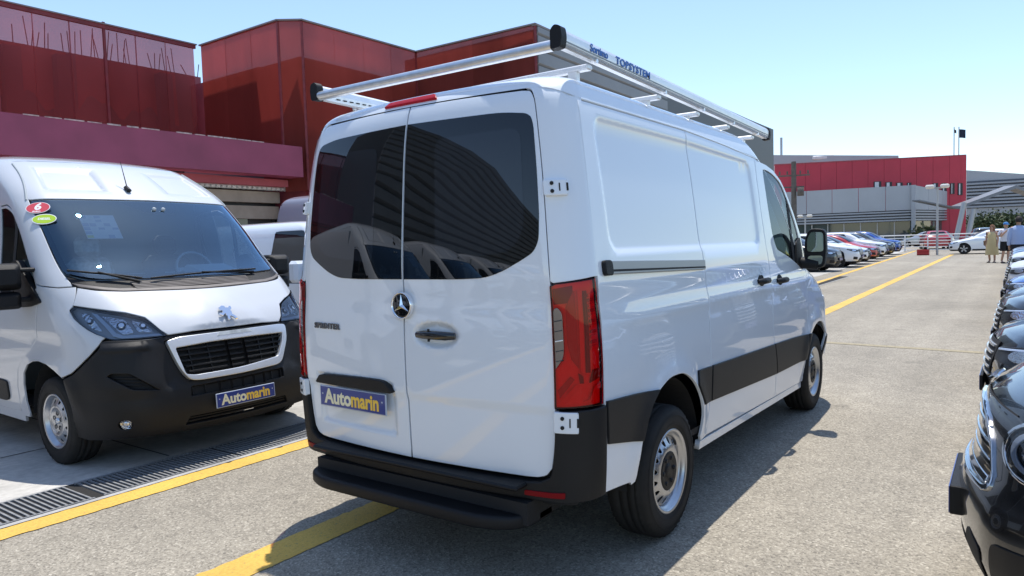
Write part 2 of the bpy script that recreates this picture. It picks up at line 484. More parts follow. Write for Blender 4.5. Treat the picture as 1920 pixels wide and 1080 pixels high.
# ------------------------------------------------------------------ wheels (axis along local y, outside towards -y)
def wheel(parent, c, R=.345, W=.225, rim=.215, style='slots', side=-1, seg=96, name='wheel'):
    w = empty(name, c); w.parent = parent
    if side > 0: w.rotation_euler = (0, 0, math.pi)
    h = W/2
    pr = [(rim, -h*.80), (rim+.012, -h*.93), (rim+.05, -h*1.02), (R-.045, -h*1.0), (R-.018, -h*.93), (R-.004, -h*.80), (R, -h*.62), (R, -h*.56), (R-.008, -h*.545), (R-.008, -h*.49), (R, -h*.475),
          (R+.001, -h*.20), (R-.008, -h*.185), (R-.008, -h*.12), (R+.001, -h*.105), (R+.001, h*.2), (R-.008, h*.215), (R-.008, h*.28), (R, h*.3), (R, h*.6), (R-.004, h*.8), (R-.03, h*.97), (rim+.04, h*1.0), (rim, h*.8)]
    def mod(k, j): return -.011 if (k % 2 == 0 and j in (4, 5, 6, 19, 20)) else 0.
    m = MB(); m.lathe(pr, seg, 'Y', mod=mod if seg >= 60 else None)
    ty = m.build('tyre', M['rubber'], w)
    if seg >= 60:
        ms = MB(); ms.lathe([(R-.045, -h*1.012), (R-.049, -h*1.028), (R-.054, -h*1.03)], 64, 'Y'); ms.lathe([(rim+.030, -h*.992), (rim+.034, -h*1.004), (rim+.040, -h*1.008)], 64, 'Y'); ms.build('sidewall_rib', M['rubber'], ty)
    m = MB()
    if style == 'slots':
        m.lathe([(rim+.004, -h*.84), (rim+.012, -h*.90), (rim+.006, -h*.95), (rim-.004, -h*.92), (rim-.010, -h*.86), (rim-.014, -h*.74), (rim-.022, -h*.72), (rim-.028, -h*.62), (rim-.034, h*.6)], 64, 'Y')
        rm = m.build('rim', M['steel'], w)
        prof = pchip((.075, -.080), (.100, -.092), (.118, -.098), (.130, -.094), (.150, -.082), (.172, -.070), (.182, -.066))
        def fm(a, r): return np.stack([r*np.cos(a), prof(r), r*np.sin(a)], -1)
        n = 16; hs = [ell((2*math.pi*(k+.5)/n, .157), .0135/.157, .019, 14) for k in range(n)]
        for q in range(4):
            a0 = q*math.pi/2; hh = [hl for hl in hs if a0 < hl[3][0] % (2*math.pi) < a0+math.pi/2]
            patch('rim_disc', [(a0, .074), (a0+math.pi/2, .074), (a0+math.pi/2, .182), (a0, .182)], fm, M['steel'], rm, holes=hh, step=.03, sc=(.15, 1.), out=(0, 1, 0), rim=.006, lip=.0012, seg=.02, norim=lambda a, r: r < .08 or r > .178 or abs(math.sin(2*a)) < .02)
        m2 = MB(); m2.lathe([(.0, -.092), (.034, -.094), (.038, -.088), (.070, -.092), (.096, -.097), (.106, -.090), (.108, -.08)], 36, 'Y')
        for k in range(6):
            a = k*math.pi/3; m2.lathe([(.0, -.099), (.011, -.099), (.013, -.090)], 8, 'Y', c=(.070*math.cos(a), 0, .070*math.sin(a)))
        m2.build('hub_cap', M['plastic2'], w)
        MB().lathe([(.0, 0.), (.19, 0.)], 24, 'Y').build('brake_drum', M['seam'], w)
    elif style == 'steel':
        m.lathe([(rim+.004, -h*.84), (rim+.012, -h*.90), (rim+.004, -h*.96), (rim-.008, -h*.90), (rim-.012, -h*.76), (rim-.020, -h*.72), (rim-.034, h*.6)], 64, 'Y')
        rm = m.build('rim', M['steel'], w)
        prof = pchip((.02, -.086), (.085, -.090), (.095, -.100), (.105, -.105), (.125, -.096), (.155, -.080), (.175, -.070), (.187, -.066))
        def fm(a, r): return np.stack([r*np.cos(a), prof(r), r*np.sin(a)], -1)
        n = 12; hs = [ell((2*math.pi*(k+.5)/n, .150), .014/.15, .0165, 14) for k in range(n)]
        for q in range(4):
            a0 = q*math.pi/2; hh = [hl for hl in hs if a0 < hl[3][0] % (2*math.pi) < a0+math.pi/2]
            patch('rim_disc', [(a0, .02), (a0+math.pi/2, .02), (a0+math.pi/2, .187), (a0, .187)], fm, M['steel'], rm, holes=hh, step=.03, sc=(.15, 1.), out=(0, 1, 0), rim=.006, lip=.0012, seg=.02, norim=lambda a, r: r < .03 or r > .183 or abs(math.sin(2*a)) < .02)
        m2 = MB(); m2.lathe([(.0, -.100), (.022, -.100), (.026, -.084)], 20, 'Y'); m2.build('hub_cap', M['satin'], w)
        for k in range(5):
            a = k*2*math.pi/5+.3; MB().lathe([(.0, -.084), (.010, -.084), (.012, -.091), (.017, -.092), (.018, -.078)], 10, 'Y', c=(.058*math.cos(a), 0, .058*math.sin(a))).build('wheel_bolt', M['darkalloy'], w)
        MB().lathe([(.0, 0.), (.19, 0.)], 24, 'Y').build('brake_disc', M['seam'], w)
    else:
        m.lathe([(rim, -h*.84), (rim+.008, -h*.92), (rim-.008, -h*.9), (rim-.02, -h*.5), (rim-.03, h*.3), (.0, h*.3)], 32, 'Y')
        m.build('rim', M['darkalloy'], w)
        for k in range(5):
            a = k*2*math.pi/5+.31
            sp = MB(); sp.prism([(-.028, .03), (.028, .03), (.045, rim-.01), (-.045, rim-.01)], lambda p: (p[1]*math.cos(a)-p[0]*math.sin(a), -h*.86, p[1]*math.sin(a)+p[0]*math.cos(a)), lambda p: (p[1]*math.cos(a)-p[0]*math.sin(a), -h*.6, p[1]*math.sin(a)+p[0]*math.cos(a)))
            sp.build('spoke', M['alloy'], w)
    return w

# ------------------------------------------------------------------ the white panel van in the middle (frame: x forward, origin on the ground under the rear axle)
def sm(a, b, x):
    t = np.clip((x-a)/(b-a), 0, 1); return t*t*(3-2*t)
def hero_disp(x, z):
    # pressed field in the upper side, wheel-arch flares, shoulder line
    top = 2.125-.030*np.clip((x-.5)/1.2, 0, 1); ex = .022
    dx = np.minimum(x+.575, 1.70-x); dz = np.minimum(z-1.515, top-z)
    # rounded rectangle distance
    r = .07; qx = np.maximum(r-dx, 0); qz = np.maximum(r-dz, 0)
    d = np.where((dx < r) & (dz < r), r-np.sqrt(qx*qx+qz*qz), np.minimum(dx, dz))
    o = -.013*sm(-ex, ex, d)
    for cx, cz in ((.03, .38), (3.28, .36)):
        rr = np.sqrt((x-cx)**2+((z-cz)*.98)**2)
        o = o+.020*np.exp(-((rr-.45)/.075)**2)*sm(.3, .62, z)
    o = o+.006*np.exp(-((z-1.20)/.035)**2)*sm(-.75, -.3, x)-.004*np.exp(-((z-1.30)/.05)**2)
    return o
def mk_hero_skin():
    w = pchip((.3, .945), (.6, .973), (.95, .983), (1.25, .974), (1.6, .936), (2.0, .885), (2.2, .853), (2.3, .81), (2.4, .73), (2.6, .5), (3., .02))
    xb = pchip((.3, -.93), (.55, -.945), (1., -.955), (1.35, -.95), (1.8, -.92), (2.2, -.868), (2.3, -.82), (2.4, -.74), (2.6, -.45), (3., 0))
    h = pchip((.2, .2), (1, 1), (2.2, 2.2), (2.3, 2.285), (2.4, 2.325), (2.6, 2.35), (3., 2.365))
    xf = pchip((.3, 4.1), (.6, 4.18), (.9, 4.14), (1.05, 3.98), (1.2, 3.62), (1.3, 3.32), (1.6, 2.98), (2.0, 2.52), (2.2, 2.2), (2.3, 1.98), (2.4, 1.7), (2.6, 1.4), (3, 1.1))
    Rb = pchip((.3, .17), (2.2, .17), (2.4, .15), (3, .01)); Rf = pchip((.3, .4), (1.3, .3), (2.2, .25), (3, .01))
    return Skin(xf, xb, w, Rf, Rb, pchip((.3, .45), (1.3, .30), (2.2, .25), (3, .1)), pchip((.3, .14), (2.2, .14), (3, .06)), h=h, bb=pchip((.3, .082)), bf=pchip((.3, .22), (1.3, .18), (2.2, .14)), disp=hero_disp)
HS = mk_hero_skin()
ARCH_R = [(-.40, .40), (-.392, .52), (-.368, .619), (-.259, .768), (-.098, .842), (.03, .855), (.16, .838), (.29, .772), (.396, .672), (.446, .57), (.455, .46), (.44, .385)]
def feature_pts():
    p = []
    for d in (-.02, -.008, .008, .02):
        for x in np.arange(-.55, 1.70, .04): p += [(x, 2.125-.03*min(max((x-.5)/1.2, 0), 1)-d), (x, 1.515+d)]
        for z in np.arange(1.54, 2.10, .04): p += [(-.575+d, z), (1.70-d, z)]
    for k in range(10, 171, 4):
        for r in (.40, .44, .48, .53): p.append((.03+r*math.cos(rad(k)), .38+r*math.sin(rad(k))))
    for x in np.arange(-.7, 3., .08): p += [(x, 1.17), (x, 1.20), (x, 1.23), (x, 1.27), (x, 1.33)]
    return p
FP = feature_pts()
def build_hero():
    v = empty('panel_van')
    tag(v, 'white panel van with roof rack and dark rear windows in the centre', 'van')
    W_ = M['white']
    # dark carcass under the panels so that the shut lines read
    for sg in (-1., 1.):
        fs = lambda x, t, sg=sg: HS.side(x, t, sg)
        patch('inner_body', [(-.72, .47), (-.70, 2.19), (1.95, 2.12), (2.15, 2.07), (2.00, 2.03), (1.98, 1.45), (2.9, 1.15), (2.88, .36)], fs, M['seam'], v, holes=[[(-.47, .47), (-.43, .65), (-.28, .82), (.03, .90), (.34, .82), (.48, .6), (.5, .48), (.3, .472)]], step=.25, off=-.022, rim=0)
    fr = HS.rear
    patch('inner_body', [(-2., .50), (2., .50), (2., 2.25), (-2., 2.25)], fr, M['seam'], v, step=.2, off=-.050, rim=0, sc=(.5, 1.))
    # rear doors
    edge = ospl([(.985, .57), (1.01, .70), (1.035, .85), (1.05, 1.14), (1.062, 1.38), (1.088, 1.58), (1.10, 1.80), (1.10, 2.0), (1.075, 2.19)], 4)
    def door_outline(s):
        o = [(s*.006, .519)]+[(s*.5, .521), (s*.83, .522)]+ospl([(s*.90, .525), (s*.955, .54), (s*.985, .575)], 3)[:-1]+[(s*a, b) for a, b in edge]+ospl([(s*1.07, 2.205), (s*1.03, 2.235), (s*.95, 2.246)], 3)[1:]+[(s*.5, 2.25), (s*.006, 2.252)]
        return o
    win = [(.985, 2.126), (.80, 2.147), (.42, 2.151), (.009, 2.156), (.009, 1.397), (.44, 1.397), (.617, 1.403), (.73, 1.428), (.86, 1.475), (.945, 1.51), (.985, 1.56), (1.0, 1.67), (1.03, 1.90), (1.035, 2.07)]
    win = rnd(win, [.05, .1, .1, 0, 0, .1, .1, .1, .1, .1, .08, .1, .1, .05], 4)
    for s, nm in ((-1., 'rear_door'), (1., 'rear_door')):
        hole = [(s*a, b) for a, b in win]
        # pressed crease below the handle
        def fd(u, t, s=s):
            P = HS.rear(u, t); n = np.abs(u)
            P = P.copy(); k = .012*sm(.80, .86, t)-.006*np.exp(-((t-1.30)/.09)**2)
            P[..., 0] = P[..., 0]+.012-k
            # recess round the handle / number plate
            if s < 0:
                d = ((n-.25)/.17)**2+((t-1.14)/.060)**2
                P[..., 0] = P[..., 0]+.022*(1-sm(.55, 1.05, d))
            else:
                dx = np.minimum(n-.12, .88-n)*.75; dz = np.minimum(t-.62, .885-t)
                P[..., 0] = P[..., 0]+.016*sm(-.015, .02, np.minimum(dx, dz))
            return P
        ex = [(s*.25+.2*s*math.cos(a)*r, 1.14+.07*math.sin(a)*r) for a in np.arange(0, 6.28, .25) for r in (.5, .7, .85, 1., 1.15)] if s < 0 else [(s*a, b) for a in (.09, .105, .12, .135, .155, .84, .86, .88, .9) for b in np.arange(.6, .9, .03)]+[(s*a, b) for a in np.arange(.1, .9, .04) for b in (.60, .612, .625, .64, .865, .875, .885, .9)]
        ex = ex+[(s*a, b) for a in np.arange(.05, 1., .06) for b in (.80, .82, .84, .86, .88)]
        d = patch(nm, door_outline(s), fd, W_, v, holes=[], step=.07, sc=(.78, 1.), rim=.018, lip=.0028, extra=ex)
        tag(d, 'right rear door with handle' if s < 0 else 'left rear door with number plate')
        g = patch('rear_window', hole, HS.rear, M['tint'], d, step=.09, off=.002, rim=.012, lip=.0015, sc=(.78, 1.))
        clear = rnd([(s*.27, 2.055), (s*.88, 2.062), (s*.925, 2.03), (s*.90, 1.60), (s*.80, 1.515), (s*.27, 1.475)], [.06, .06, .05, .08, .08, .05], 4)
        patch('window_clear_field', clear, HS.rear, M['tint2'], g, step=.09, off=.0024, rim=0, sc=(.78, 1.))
        # rubber shadow line round the glass
        c0 = np.mean(np.array(hole), 0)
        big = [(c0[0]+(a-c0[0])*1.022+0, c0[1]+(b-c0[1])*1.022) for a, b in hole]
        big = [(min(a, -.006) if s < 0 else max(a, .006), b) for a, b in big]
        patch('window_seal', big, HS.rear, M['seam'], d, step=.2, off=-.004, rim=0, sc=(.78, 1.))
        # lighter sheet-metal aperture seen through the tinted glass is the inner frame
    # handle
    rd = [c for c in v.children if c.name.startswith('rear_door')]
    P, a, b = surf_frame(HS.rear, -.25, 1.14)
    h = MB()
    h.tube([(P.x-.004, P.y+.115, P.z-.002), (P.x-.012, P.y+.07, P.z), (P.x-.014, P.y, P.z), (P.x-.012, P.y-.07, P.z), (P.x+.006, P.y-.118, P.z)], [.016, .021, .022, .021, .016], 12)
    hd = h.build('door_handle', M['gloss_black'], rd[0]); 
    for vtx in hd.data.vertices: vtx.co.x = P.x+(vtx.co.x-P.x)*.8
    MB().tube([(P.x-.016, P.y+.03, P.z-.03), (P.x-.016, P.y+.03, P.z+.03)], .006, 8).build('lock_cap', M['plastic'], hd)
    # star emblem on the shut line
    e = empty('emblem', (float(HS.rear(np.array(0.), np.array(1.279))[0])-.004, -.002, 1.279)); e.parent = v
    MB().lathe([(.0, -.010), (.054, -.012), (.060, -.010)], 40, 'X').build('emblem_disc', M['gloss_black'], e)
    MB().lathe([(.058, -.010), (.060, -.016), (.063, -.018), (.066, -.014), (.067, .012)], 40, 'X').build('emblem_ring', M['chrome'], e)
    st = MB()
    for k in range(3):
        a_ = math.pi/2+k*2*math.pi/3
        pt = lambda r, an, x: (x, r*math.cos(an), r*math.sin(an))
        vv = [pt(.056, a_, -.013), pt(.012, a_+1.047, -.012), pt(0, 0, -.024), pt(.012, a_-1.047, -.012)]
        st.add(vv, [(0, 1, 2), (0, 2, 3)])
    st.build('emblem_star', M['chrome'], e)
    # model lettering, number plate and its trim bar on the left door
    Pl, al, bl = surf_frame(HS.rear, .745, 1.147)
    text('model_lettering', 'SPRINTER', .042, M['script'], rd[1], frame(Pl+Vector((-.004, 0, 0)), -al, bl), .003, .0012, 0., 1.12, sx=1.15)
    Pp, ap, bp = surf_frame(HS.rear, .487, .772)
    pf = frame(Pp+Vector((-.014, 0, 0)), (-.035, -1, 0), (.0, 0, 1))
    plate(v, pf)
    tb = ospl([(.875, .838), (.85, .862), (.79, .884), (.50, .896), (.22, .898), (.15, .880), (.10, .845)], 5)
    patch('plate_light_bar', tb+[(.12, .836), (.5, .836), (.86, .834)], HS.rear, M['plastic2'], rd[1], step=.05, off=.022, rim=.035, lip=.006, sc=(.75, 1.))
    # corner posts, tail lamps, hinges
    for s in (-1., 1.):
        ee = [(s*(a+.016), b) for a, b in edge if b > 1.385]
        post = [(s*1.075, 1.388)]+ee+ospl([(s*1.085, 2.212), (s*1.045, 2.246), (s*.97, 2.258)], 3)[1:]+[(s*1.3, 2.262), (s*1.7, 2.245), (s*1.99, 2.20), (s*1.99, 1.9), (s*1.985, 1.402), (s*1.86, 1.402), (s*1.12, 1.380)]
        patch('corner_post', post, HS.rear, W_, v, step=.07, sc=(.2, 1.), seg=.035)
        lo = rnd([(s*1.062, 1.368), (s*1.14, 1.378), (s*1.86, 1.395), (s*1.90, 1.20), (s*1.93, 1.09), (s*1.90, .857), (s*1.045, .845), (s*1.05, 1.1)], [.01, .02, .012, .1, .08, .012, .012, .1], 4)
        q = lambda pts: [(s*a, b) for a, b in pts]
        cl_o = q(rnd([(1.085, 1.268), (1.15, 1.282), (1.225, 1.255), (1.225, 1.10), (1.20, 1.065), (1.08, 1.018)], [.02, .03, .03, .03, .03, .01]))
        tl = patch('tail_lamp', lo, HS.rear, M['lampinner'], v, step=.06, off=-.012, rim=0, sc=(.2, 1.), seg=.03)
        patch('lamp_lens', lo, HS.rear, M['redglass'], tl, holes=[cl_o], step=.06, off=.010, rim=.012, lip=.005, sc=(.2, 1.), seg=.03)
        patch('lamp_surround', lo, HS.rear, M['seam'], tl, holes=[[(c_[0], c_[1]) for c_ in [(s*1.46+(a-s*1.46)*.985, 1.11+(b-1.11)*.985) for a, b in lo]]], step=.06, off=-.002, rim=.02, sc=(.2, 1.), seg=.03)
        cl = patch('reversing_lens', cl_o, HS.rear, M['clear_lamp'], tl, step=.03, off=.008, rim=.006, sc=(.2, 1.), seg=.02)
        for k in range(5):
            zc = 1.05+.042*k
            patch('lens_rib', q([(1.095, zc), (1.215, zc+.006), (1.215, zc+.012), (1.095, zc+.006)]), HS.rear, M['satin'] if k == 2 else M['lampdark'], cl, step=.05, off=.0095, rim=.002, sc=(.2, 1.))
        bar = lambda pts, mt, o: patch('lamp_optic', q(pts), HS.rear, M[mt], tl, step=.05, off=o, rim=.006, lip=.002, sc=(.2, 1.))
        bar([(1.09, 1.355), (1.42, 1.368), (1.42, 1.30), (1.09, 1.29)], 'lampdk2', -.006)
        bar([(1.28, 1.28), (1.42, 1.345), (1.45, 1.345), (1.45, 1.02), (1.33, 1.06), (1.28, 1.12)], 'lampdk1', -.005)
        bar([(1.47, 1.01), (1.55, .99), (1.57, 1.35), (1.49, 1.35)], 'lampinner', .004)
        bar([(1.58, 1.00), (1.66, 1.00), (1.67, 1.345), (1.60, 1.345)], 'lampdk2', -.003)
        for k in range(11): bar([(1.70, 1.10+.022*k), (1.83, 1.104+.022*k), (1.83, 1.117+.022*k), (1.70, 1.113+.022*k)], 'lampdk1' if k % 2 else 'lampinner', -.003)
        bar([(1.09, .925), (1.30, .985), (1.37, .972), (1.12, .89)], 'lampdk1', -.005)
        bar([(1.10, .872), (1.40, .955), (1.44, .945), (1.20, .868)], 'lampinner', .002)
        bar([(1.64, .955), (1.86, .972), (1.86, 1.015), (1.72, 1.01)], 'lampdk2', -.005)
        bar([(1.50, .875), (1.62, .885), (1.74, .942), (1.86, .952), (1.86, .932), (1.76, .915), (1.66, .872)], 'lampinner', .002)
        bar([(1.44, 1.0), (1.52, .985), (1.53, .955), (1.46, .955)], 'lampdk2', -.003)
        for zc in (.790, 1.778):
            ua = 1.045 if zc < 1 else 1.12
            hg = patch('door_hinge', q(rnd([(ua, zc-.046 if zc < 1 else zc-.034), (ua+.37, zc-.048 if zc < 1 else zc-.034), (ua+.37, zc+.044 if zc < 1 else zc+.032), (ua, zc+.046 if zc < 1 else zc+.034)], .015, 3)), HS.rear, W_, v, step=.03, off=.022, rim=.03, lip=.005, sc=(.2, 1.), seg=.02)
            dz = .020 if zc < 1 else .017
            for k in (-1, 1):
                P, a, b = surf_frame(HS.rear, s*(ua+.13), zc+k*dz)
                n = a.cross(b).normalized(); n = n if n.x < 0 else -n
                MB().tube([P+n*.018, P+n*.026], .0085, 12).build('hinge_bolt', M['seam'], hg)
            patch('hinge_slot', q([(ua+.23, zc-dz), (ua+.25, zc-dz), (ua+.25, zc+dz), (ua+.23, zc+dz)]), HS.rear, M['seam'], hg, step=.05, off=.023, rim=0, sc=(.2, 1.))
            patch('hinge_pin', q([(ua+.34, zc-dz), (ua+.372, zc-dz), (ua+.372, zc+dz), (ua+.34, zc+dz)]), HS.rear, M['seam'], hg, step=.05, off=.0235, rim=0, sc=(.2, 1.))
    # third brake lamp and rear roof header
    bl_ = patch('brake_lamp', rnd([(-.25, 2.272), (.29, 2.272), (.26, 2.312), (-.21, 2.318)], .012, 3), HS.rear, M['red_lamp'], v, step=.04, off=.012, rim=.02, lip=.006, sc=(.7, 1.))
    # black bumper with corners turned up to the lamps
    bo = [(0, .428), (.5, .425), (.9, .425), (1.25, .425), (1.6, .435), (1.985, .447), (1.99, .66), (1.985, .848), (1.6, .842), (1.06, .835), (1.045, .70), (1.01, .575), (.985, .535), (.93, .512), (.85, .506), (.4, .502), (0, .500)]
    full_o = [(a, b) for a, b in bo]+[(-a, b) for a, b in bo[::-1][1:-1]]
    bp_ = patch('rear_bumper', full_o, HS.rear, M['plastic2'], v, step=.07, off=.014, rim=.06, lip=.008, sc=(.55, 1.), seg=.04)
    low = [(-1.5, .38), (1.5, .38), (1.5, .44), (-1.5, .44)]
    patch('bumper_skirt', low, HS.rear, M['seam'], bp_, step=.1, off=-.07, rim=.0, sc=(.55, 1.))
    for s in (-1., 1.):
        patch('reflector', rnd([(s*.84, .447), (s*1.22, .452), (s*1.22, .478), (s*.84, .470)], .008, 3), HS.rear, M['red_lamp_dk'], bp_, step=.04, off=.020, rim=.008, sc=(.5, 1.))
    MB().box((-.935, 0, .493), (.13, 1.36, .022), None, .008).build('bumper_tread', M['plastic'], bp_)
    # side panels, both sides
    for sg in (-1., 1.):
        fs = lambda x, t, sg=sg: HS.side(x, t, sg)
        rear_e = [(-.712, .445), (-.722, .66), (-.737, .87), (-.737, 1.15), (-.735, 1.42), (-.722, 1.75), (-.705, 2.0), (-.688, 2.19)]
        seam = [(.548, 2.192), (.556, 2.0), (.553, 1.70), (.550, 1.43), (.566, 1.21), (.584, .84), (.584, .68), (.566, .52), (.550, .402)]
        arch = ospl(ARCH_R, 4)
        patch('quarter_panel', rear_e+seam+[(.47, .392)]+arch[::-1][2:-1]+[(-.41, .405), (-.445, .40), (-.46, .417)], fs, W_, v, step=.08, rim=.016, lip=.004, extra=FP, seg=.04)
        gp = .008
        fseam = [(1.862, 2.135), (1.838, 1.95), (1.828, 1.75), (1.845, 1.5), (1.868, 1.33), (1.885, 1.1), (1.905, .88), (1.955, .68), (2.02, .50), (2.055, .345)]
        sd = patch('sliding_door', [(a+gp, b) for a, b in seam[::-1]]+[(1.2, 2.170)]+fseam, fs, W_, v, step=.08, rim=.016, lip=.004, extra=FP, seg=.04)
        winf = [(2.03, 2.058), (2.125, 2.062), (2.275, 2.042), (2.445, 1.995), (2.535, 1.938), (2.655, 1.80), (2.76, 1.67), (2.825, 1.56), (2.845, 1.40), (2.81, 1.295), (2.448, 1.389), (2.115, 1.458), (2.055, 1.56), (2.022, 1.80)]
        winf = rnd(winf, [.03]+[.04]*8+[.02, .06, .05, .05, .1], 3)
        fdr = patch('front_door', [(a+gp, b) for a, b in fseam[::-1]]+[(1.95, 2.118), (2.15, 2.105), (2.33, 2.072), (2.50, 2.0), (2.62, 1.90), (2.76, 1.74), (2.90, 1.56), (2.93, 1.40), (2.945, 1.20), (2.945, .9), (2.93, .62), (2.89, .315)], fs, W_, v, holes=[winf], step=.08, rim=.016, lip=.004, extra=FP, seg=.04)
        patch('side_window', winf, fs, M['glass'], fdr, step=.12, off=-.008, rim=0)
        cxy = np.mean(np.array(winf), 0)
        inner = [(cxy[0]+(a-cxy[0])*.93, cxy[1]+(b-cxy[1])*.93) for a, b in winf]
        patch('window_rubber', [(cxy[0]+(a-cxy[0])*1.01, cxy[1]+(b-cxy[1])*1.01) for a, b in winf], fs, M['seam'], fdr, holes=[inner], step=.1, off=-.012, rim=0)
        patch('quarter_light_post', [(2.60, 1.87), (2.66, 1.80), (2.64, 1.34), (2.575, 1.355)], fs, M['seam'], fdr, step=.1, off=-.005, rim=.012)
        patch('door_lining', [(2.07, .40), (1.97, .70), (1.92, .9), (1.90, 1.3), (1.88, 2.10), (2.15, 2.09), (2.33, 2.06), (2.50, 1.99), (2.62, 1.89), (2.76, 1.73), (2.90, 1.55), (2.92, 1.40), (2.93, .9), (2.88, .40)], fs, M['seam'], fdr, holes=[inner], step=.15, off=-.035, rim=0)
        patch('mirror_base', rnd([(2.64, 1.345), (2.70, 1.50), (2.84, 1.54), (2.855, 1.40), (2.83, 1.275)], .02, 3), fs, M['plastic'], fdr, step=.1, off=.008, rim=.02)
        # A-pillar strip and wing
        xs_ = [float(HS.xe(np.array(t), True)) for t in (1.2, 1.05, .9, .75, .6, .5)]
        wing = [(2.955, .9), (2.953, 1.20), (2.95, 1.29)]+[(float(HS.xe(np.array(t), True)), t) for t in (1.28, 1.2, 1.12, 1.05, .98, .9, .8, .7, .6, .5)]
        af = ospl([(3.68, .44), (3.665, .52), (3.60, .67), (3.46, .77), (3.30, .79), (3.14, .75), (3.03, .64), (2.975, .50), (2.93, .315)], 4)
        wing = [p for p in wing]+[(3.70, .44)]+af[1:-1]+[(2.90, .315), (2.94, .62)]
        wg = patch('front_wing', wing, fs, W_, v, step=.07, rim=.015, lip=.004, seg=.04)
        # black side mouldings
        def band(par, o, nm='side_moulding'): patch(nm, o, fs, M['plastic2'], par, step=.06, off=.012, rim=.014, lip=.004, seg=.04)
        band(v, [(-.712, .668), (-.728, .862), (-.45, .842), (-.196, .818), (-.275, .762), (-.33, .70), (-.378, .612), (-.385, .603)])
        band(v, [(.335, .745), (.36, .822), (.582, .813), (.578, .603), (.452, .610), (.425, .645)])
        band(sd, [(.596, .603), (.600, .813), (1.92, .766), (1.975, .645), (2.005, .53)])
        band(fdr, [(2.022, .53), (1.990, .645), (1.935, .766), (2.5, .745), (2.932, .722), (2.915, .507)])
        band(wg, [(2.93, .507), (2.95, .722), (3.05, .716), (2.995, .60), (2.955, .507)])
        # sill, slide rail, handles
        patch('sill', [(.47, .385), (2.88, .312), (2.88, .265), (.47, .335)], fs, W_, v, step=.1, off=-.004, rim=.03)
        rl = patch('slide_rail', rnd([(-.672, 1.462), (.540, 1.428), (.532, 1.374), (-.672, 1.404)], .006, 3), fs, M['railgrey'], v, step=.08, off=.016, rim=.022, lip=.004)
        patch('rail_groove', [(-.64, 1.424), (.53, 1.392), (.53, 1.384), (-.64, 1.414)], fs, M['seam'], rl, step=.2, off=.0165, rim=0)
        patch('rail_end', rnd([(-.690, 1.466), (-.615, 1.464), (-.615, 1.398), (-.690, 1.400)], .02, 3), fs, M['plastic'], rl, step=.04, off=.021, rim=.03, lip=.006)
        for hx, hz, pa in ((1.66, 1.253, sd), (2.13, 1.232, fdr)):
            P, a, b = surf_frame(fs, hx, hz); oy = sg
            hm = MB(); hm.tube([(hx-.11, P.y+.004*oy, hz), (hx-.06, P.y+.030*oy, hz), (hx+.05, P.y+.032*oy, hz), (hx+.10, P.y+.004*oy, hz)], [.014, .022, .022, .016], 10)
            hh = hm.build('door_handle', M['plastic'], pa)
            patch('handle_cup', ell((hx-.02, hz), .075, .040, 20), fs, M['seam'], hh, step=.05, off=.001, rim=0)
        # door mirror
        mo = empty('door_mirror', (2.78, sg*1.0, 1.44)); mo.parent = v
        hs_ = MB()
        prof = [(0, -.02), (.05, .0), (.085, .06)]
        shp = rnd([(-.085, -.155), (.068, -.155), (.085, .0), (.078, .165), (-.05, .175), (-.085, .08)], .045, 4)
        rings = []
        for k, (xx, scl) in enumerate(((-.030, .97), (-.02, 1.0), (.03, 1.0), (.08, .88), (.11, .6), (.118, .2))):
            rings.append([(xx+.03, sg*(.085+a*scl), b*scl+.01) for a, b in shp])
        n = len(shp); vv = [p for r_ in rings for p in r_]
        ff = [(i*n+k, i*n+(k+1) % n, (i+1)*n+(k+1) % n, (i+1)*n+k) for i in range(len(rings)-1) for k in range(n)]
        hs_.add(vv, ff, True); hs_.add(rings[-1], [tuple(range(n))])
        hs_.build('mirror_housing', M['plastic'], mo)
        g1 = [(a*.88, b) for a, b in shp if b > -.04]; 
        MB().add([(.004, sg*(.085+a*.86), b*.86+.02) for a, b in rnd([(-.075, -.035), (.074, -.035), (.070, .15), (-.045, .155), (-.075, .08)], .03, 3)], [tuple(range(20))]).build('mirror_glass', M['mirror'], mo)
        MB().add([(.004, sg*(.085+a*.86), b*.86+.0) for a, b in rnd([(-.07, -.135), (.058, -.135), (.07, -.05), (-.07, -.05)], .03, 3)], [tuple(range(16))]).build('mirror_glass', M['mirror'], mo)
        MB().add([(.010, sg*(.085+a*.97), b*.97+.01) for a, b in shp], [tuple(range(n))]).build('mirror_face', M['seam'], mo)
        MB().tube([(.02, -.03*sg, -.10), (.02, .03*sg, -.11), (.03, .10*sg, -.12)], [.05, .045, .04], 10).build('mirror_arm', M['plastic'], mo)
    # roof
    def froof(u, k, sg=-1.):
        x2 = HS.xe(np.array(2.2), True); x3 = HS.xe(np.array(2.2), False); x = x2+(x3-x2)*np.clip(u-2, 0, 1)
        t0 = np.interp(x, [.55, 1.2, 1.86, 2.1], [2.199, 2.178, 2.143, 2.138])+.057*sm(3.0, 3.9, u)
        return HS.full(u, t0+(2.999-t0)*k, sg)
    us = np.concatenate([np.linspace(0, 1, 6), np.linspace(1.1, 2, 7), np.linspace(2.08, 3, 12), np.linspace(3.1, 4, 10), np.linspace(4.15, 5, 6)])
    ks = np.concatenate([np.linspace(0, .14, 8), np.linspace(.18, 1, 10)])
    for sg in (-1., 1.): gridsurf('roof_skin', lambda u, k, sg=sg: froof(u, k, sg), us, ks, W_, v)
    for sg in (-1., 1.):
        gm = MB(); gm.tube([(x, sg*(float(HS.w(np.interp(x, [.55, 1.2, 1.86, 2.1], [2.199, 2.178, 2.143, 2.138])))-.004), float(np.interp(x, [.55, 1.2, 1.86, 2.1], [2.199, 2.178, 2.143, 2.138]))) for x in np.linspace(-.66, 1.95, 12)], .008, 6); gm.build('roof_gutter', W_, v)
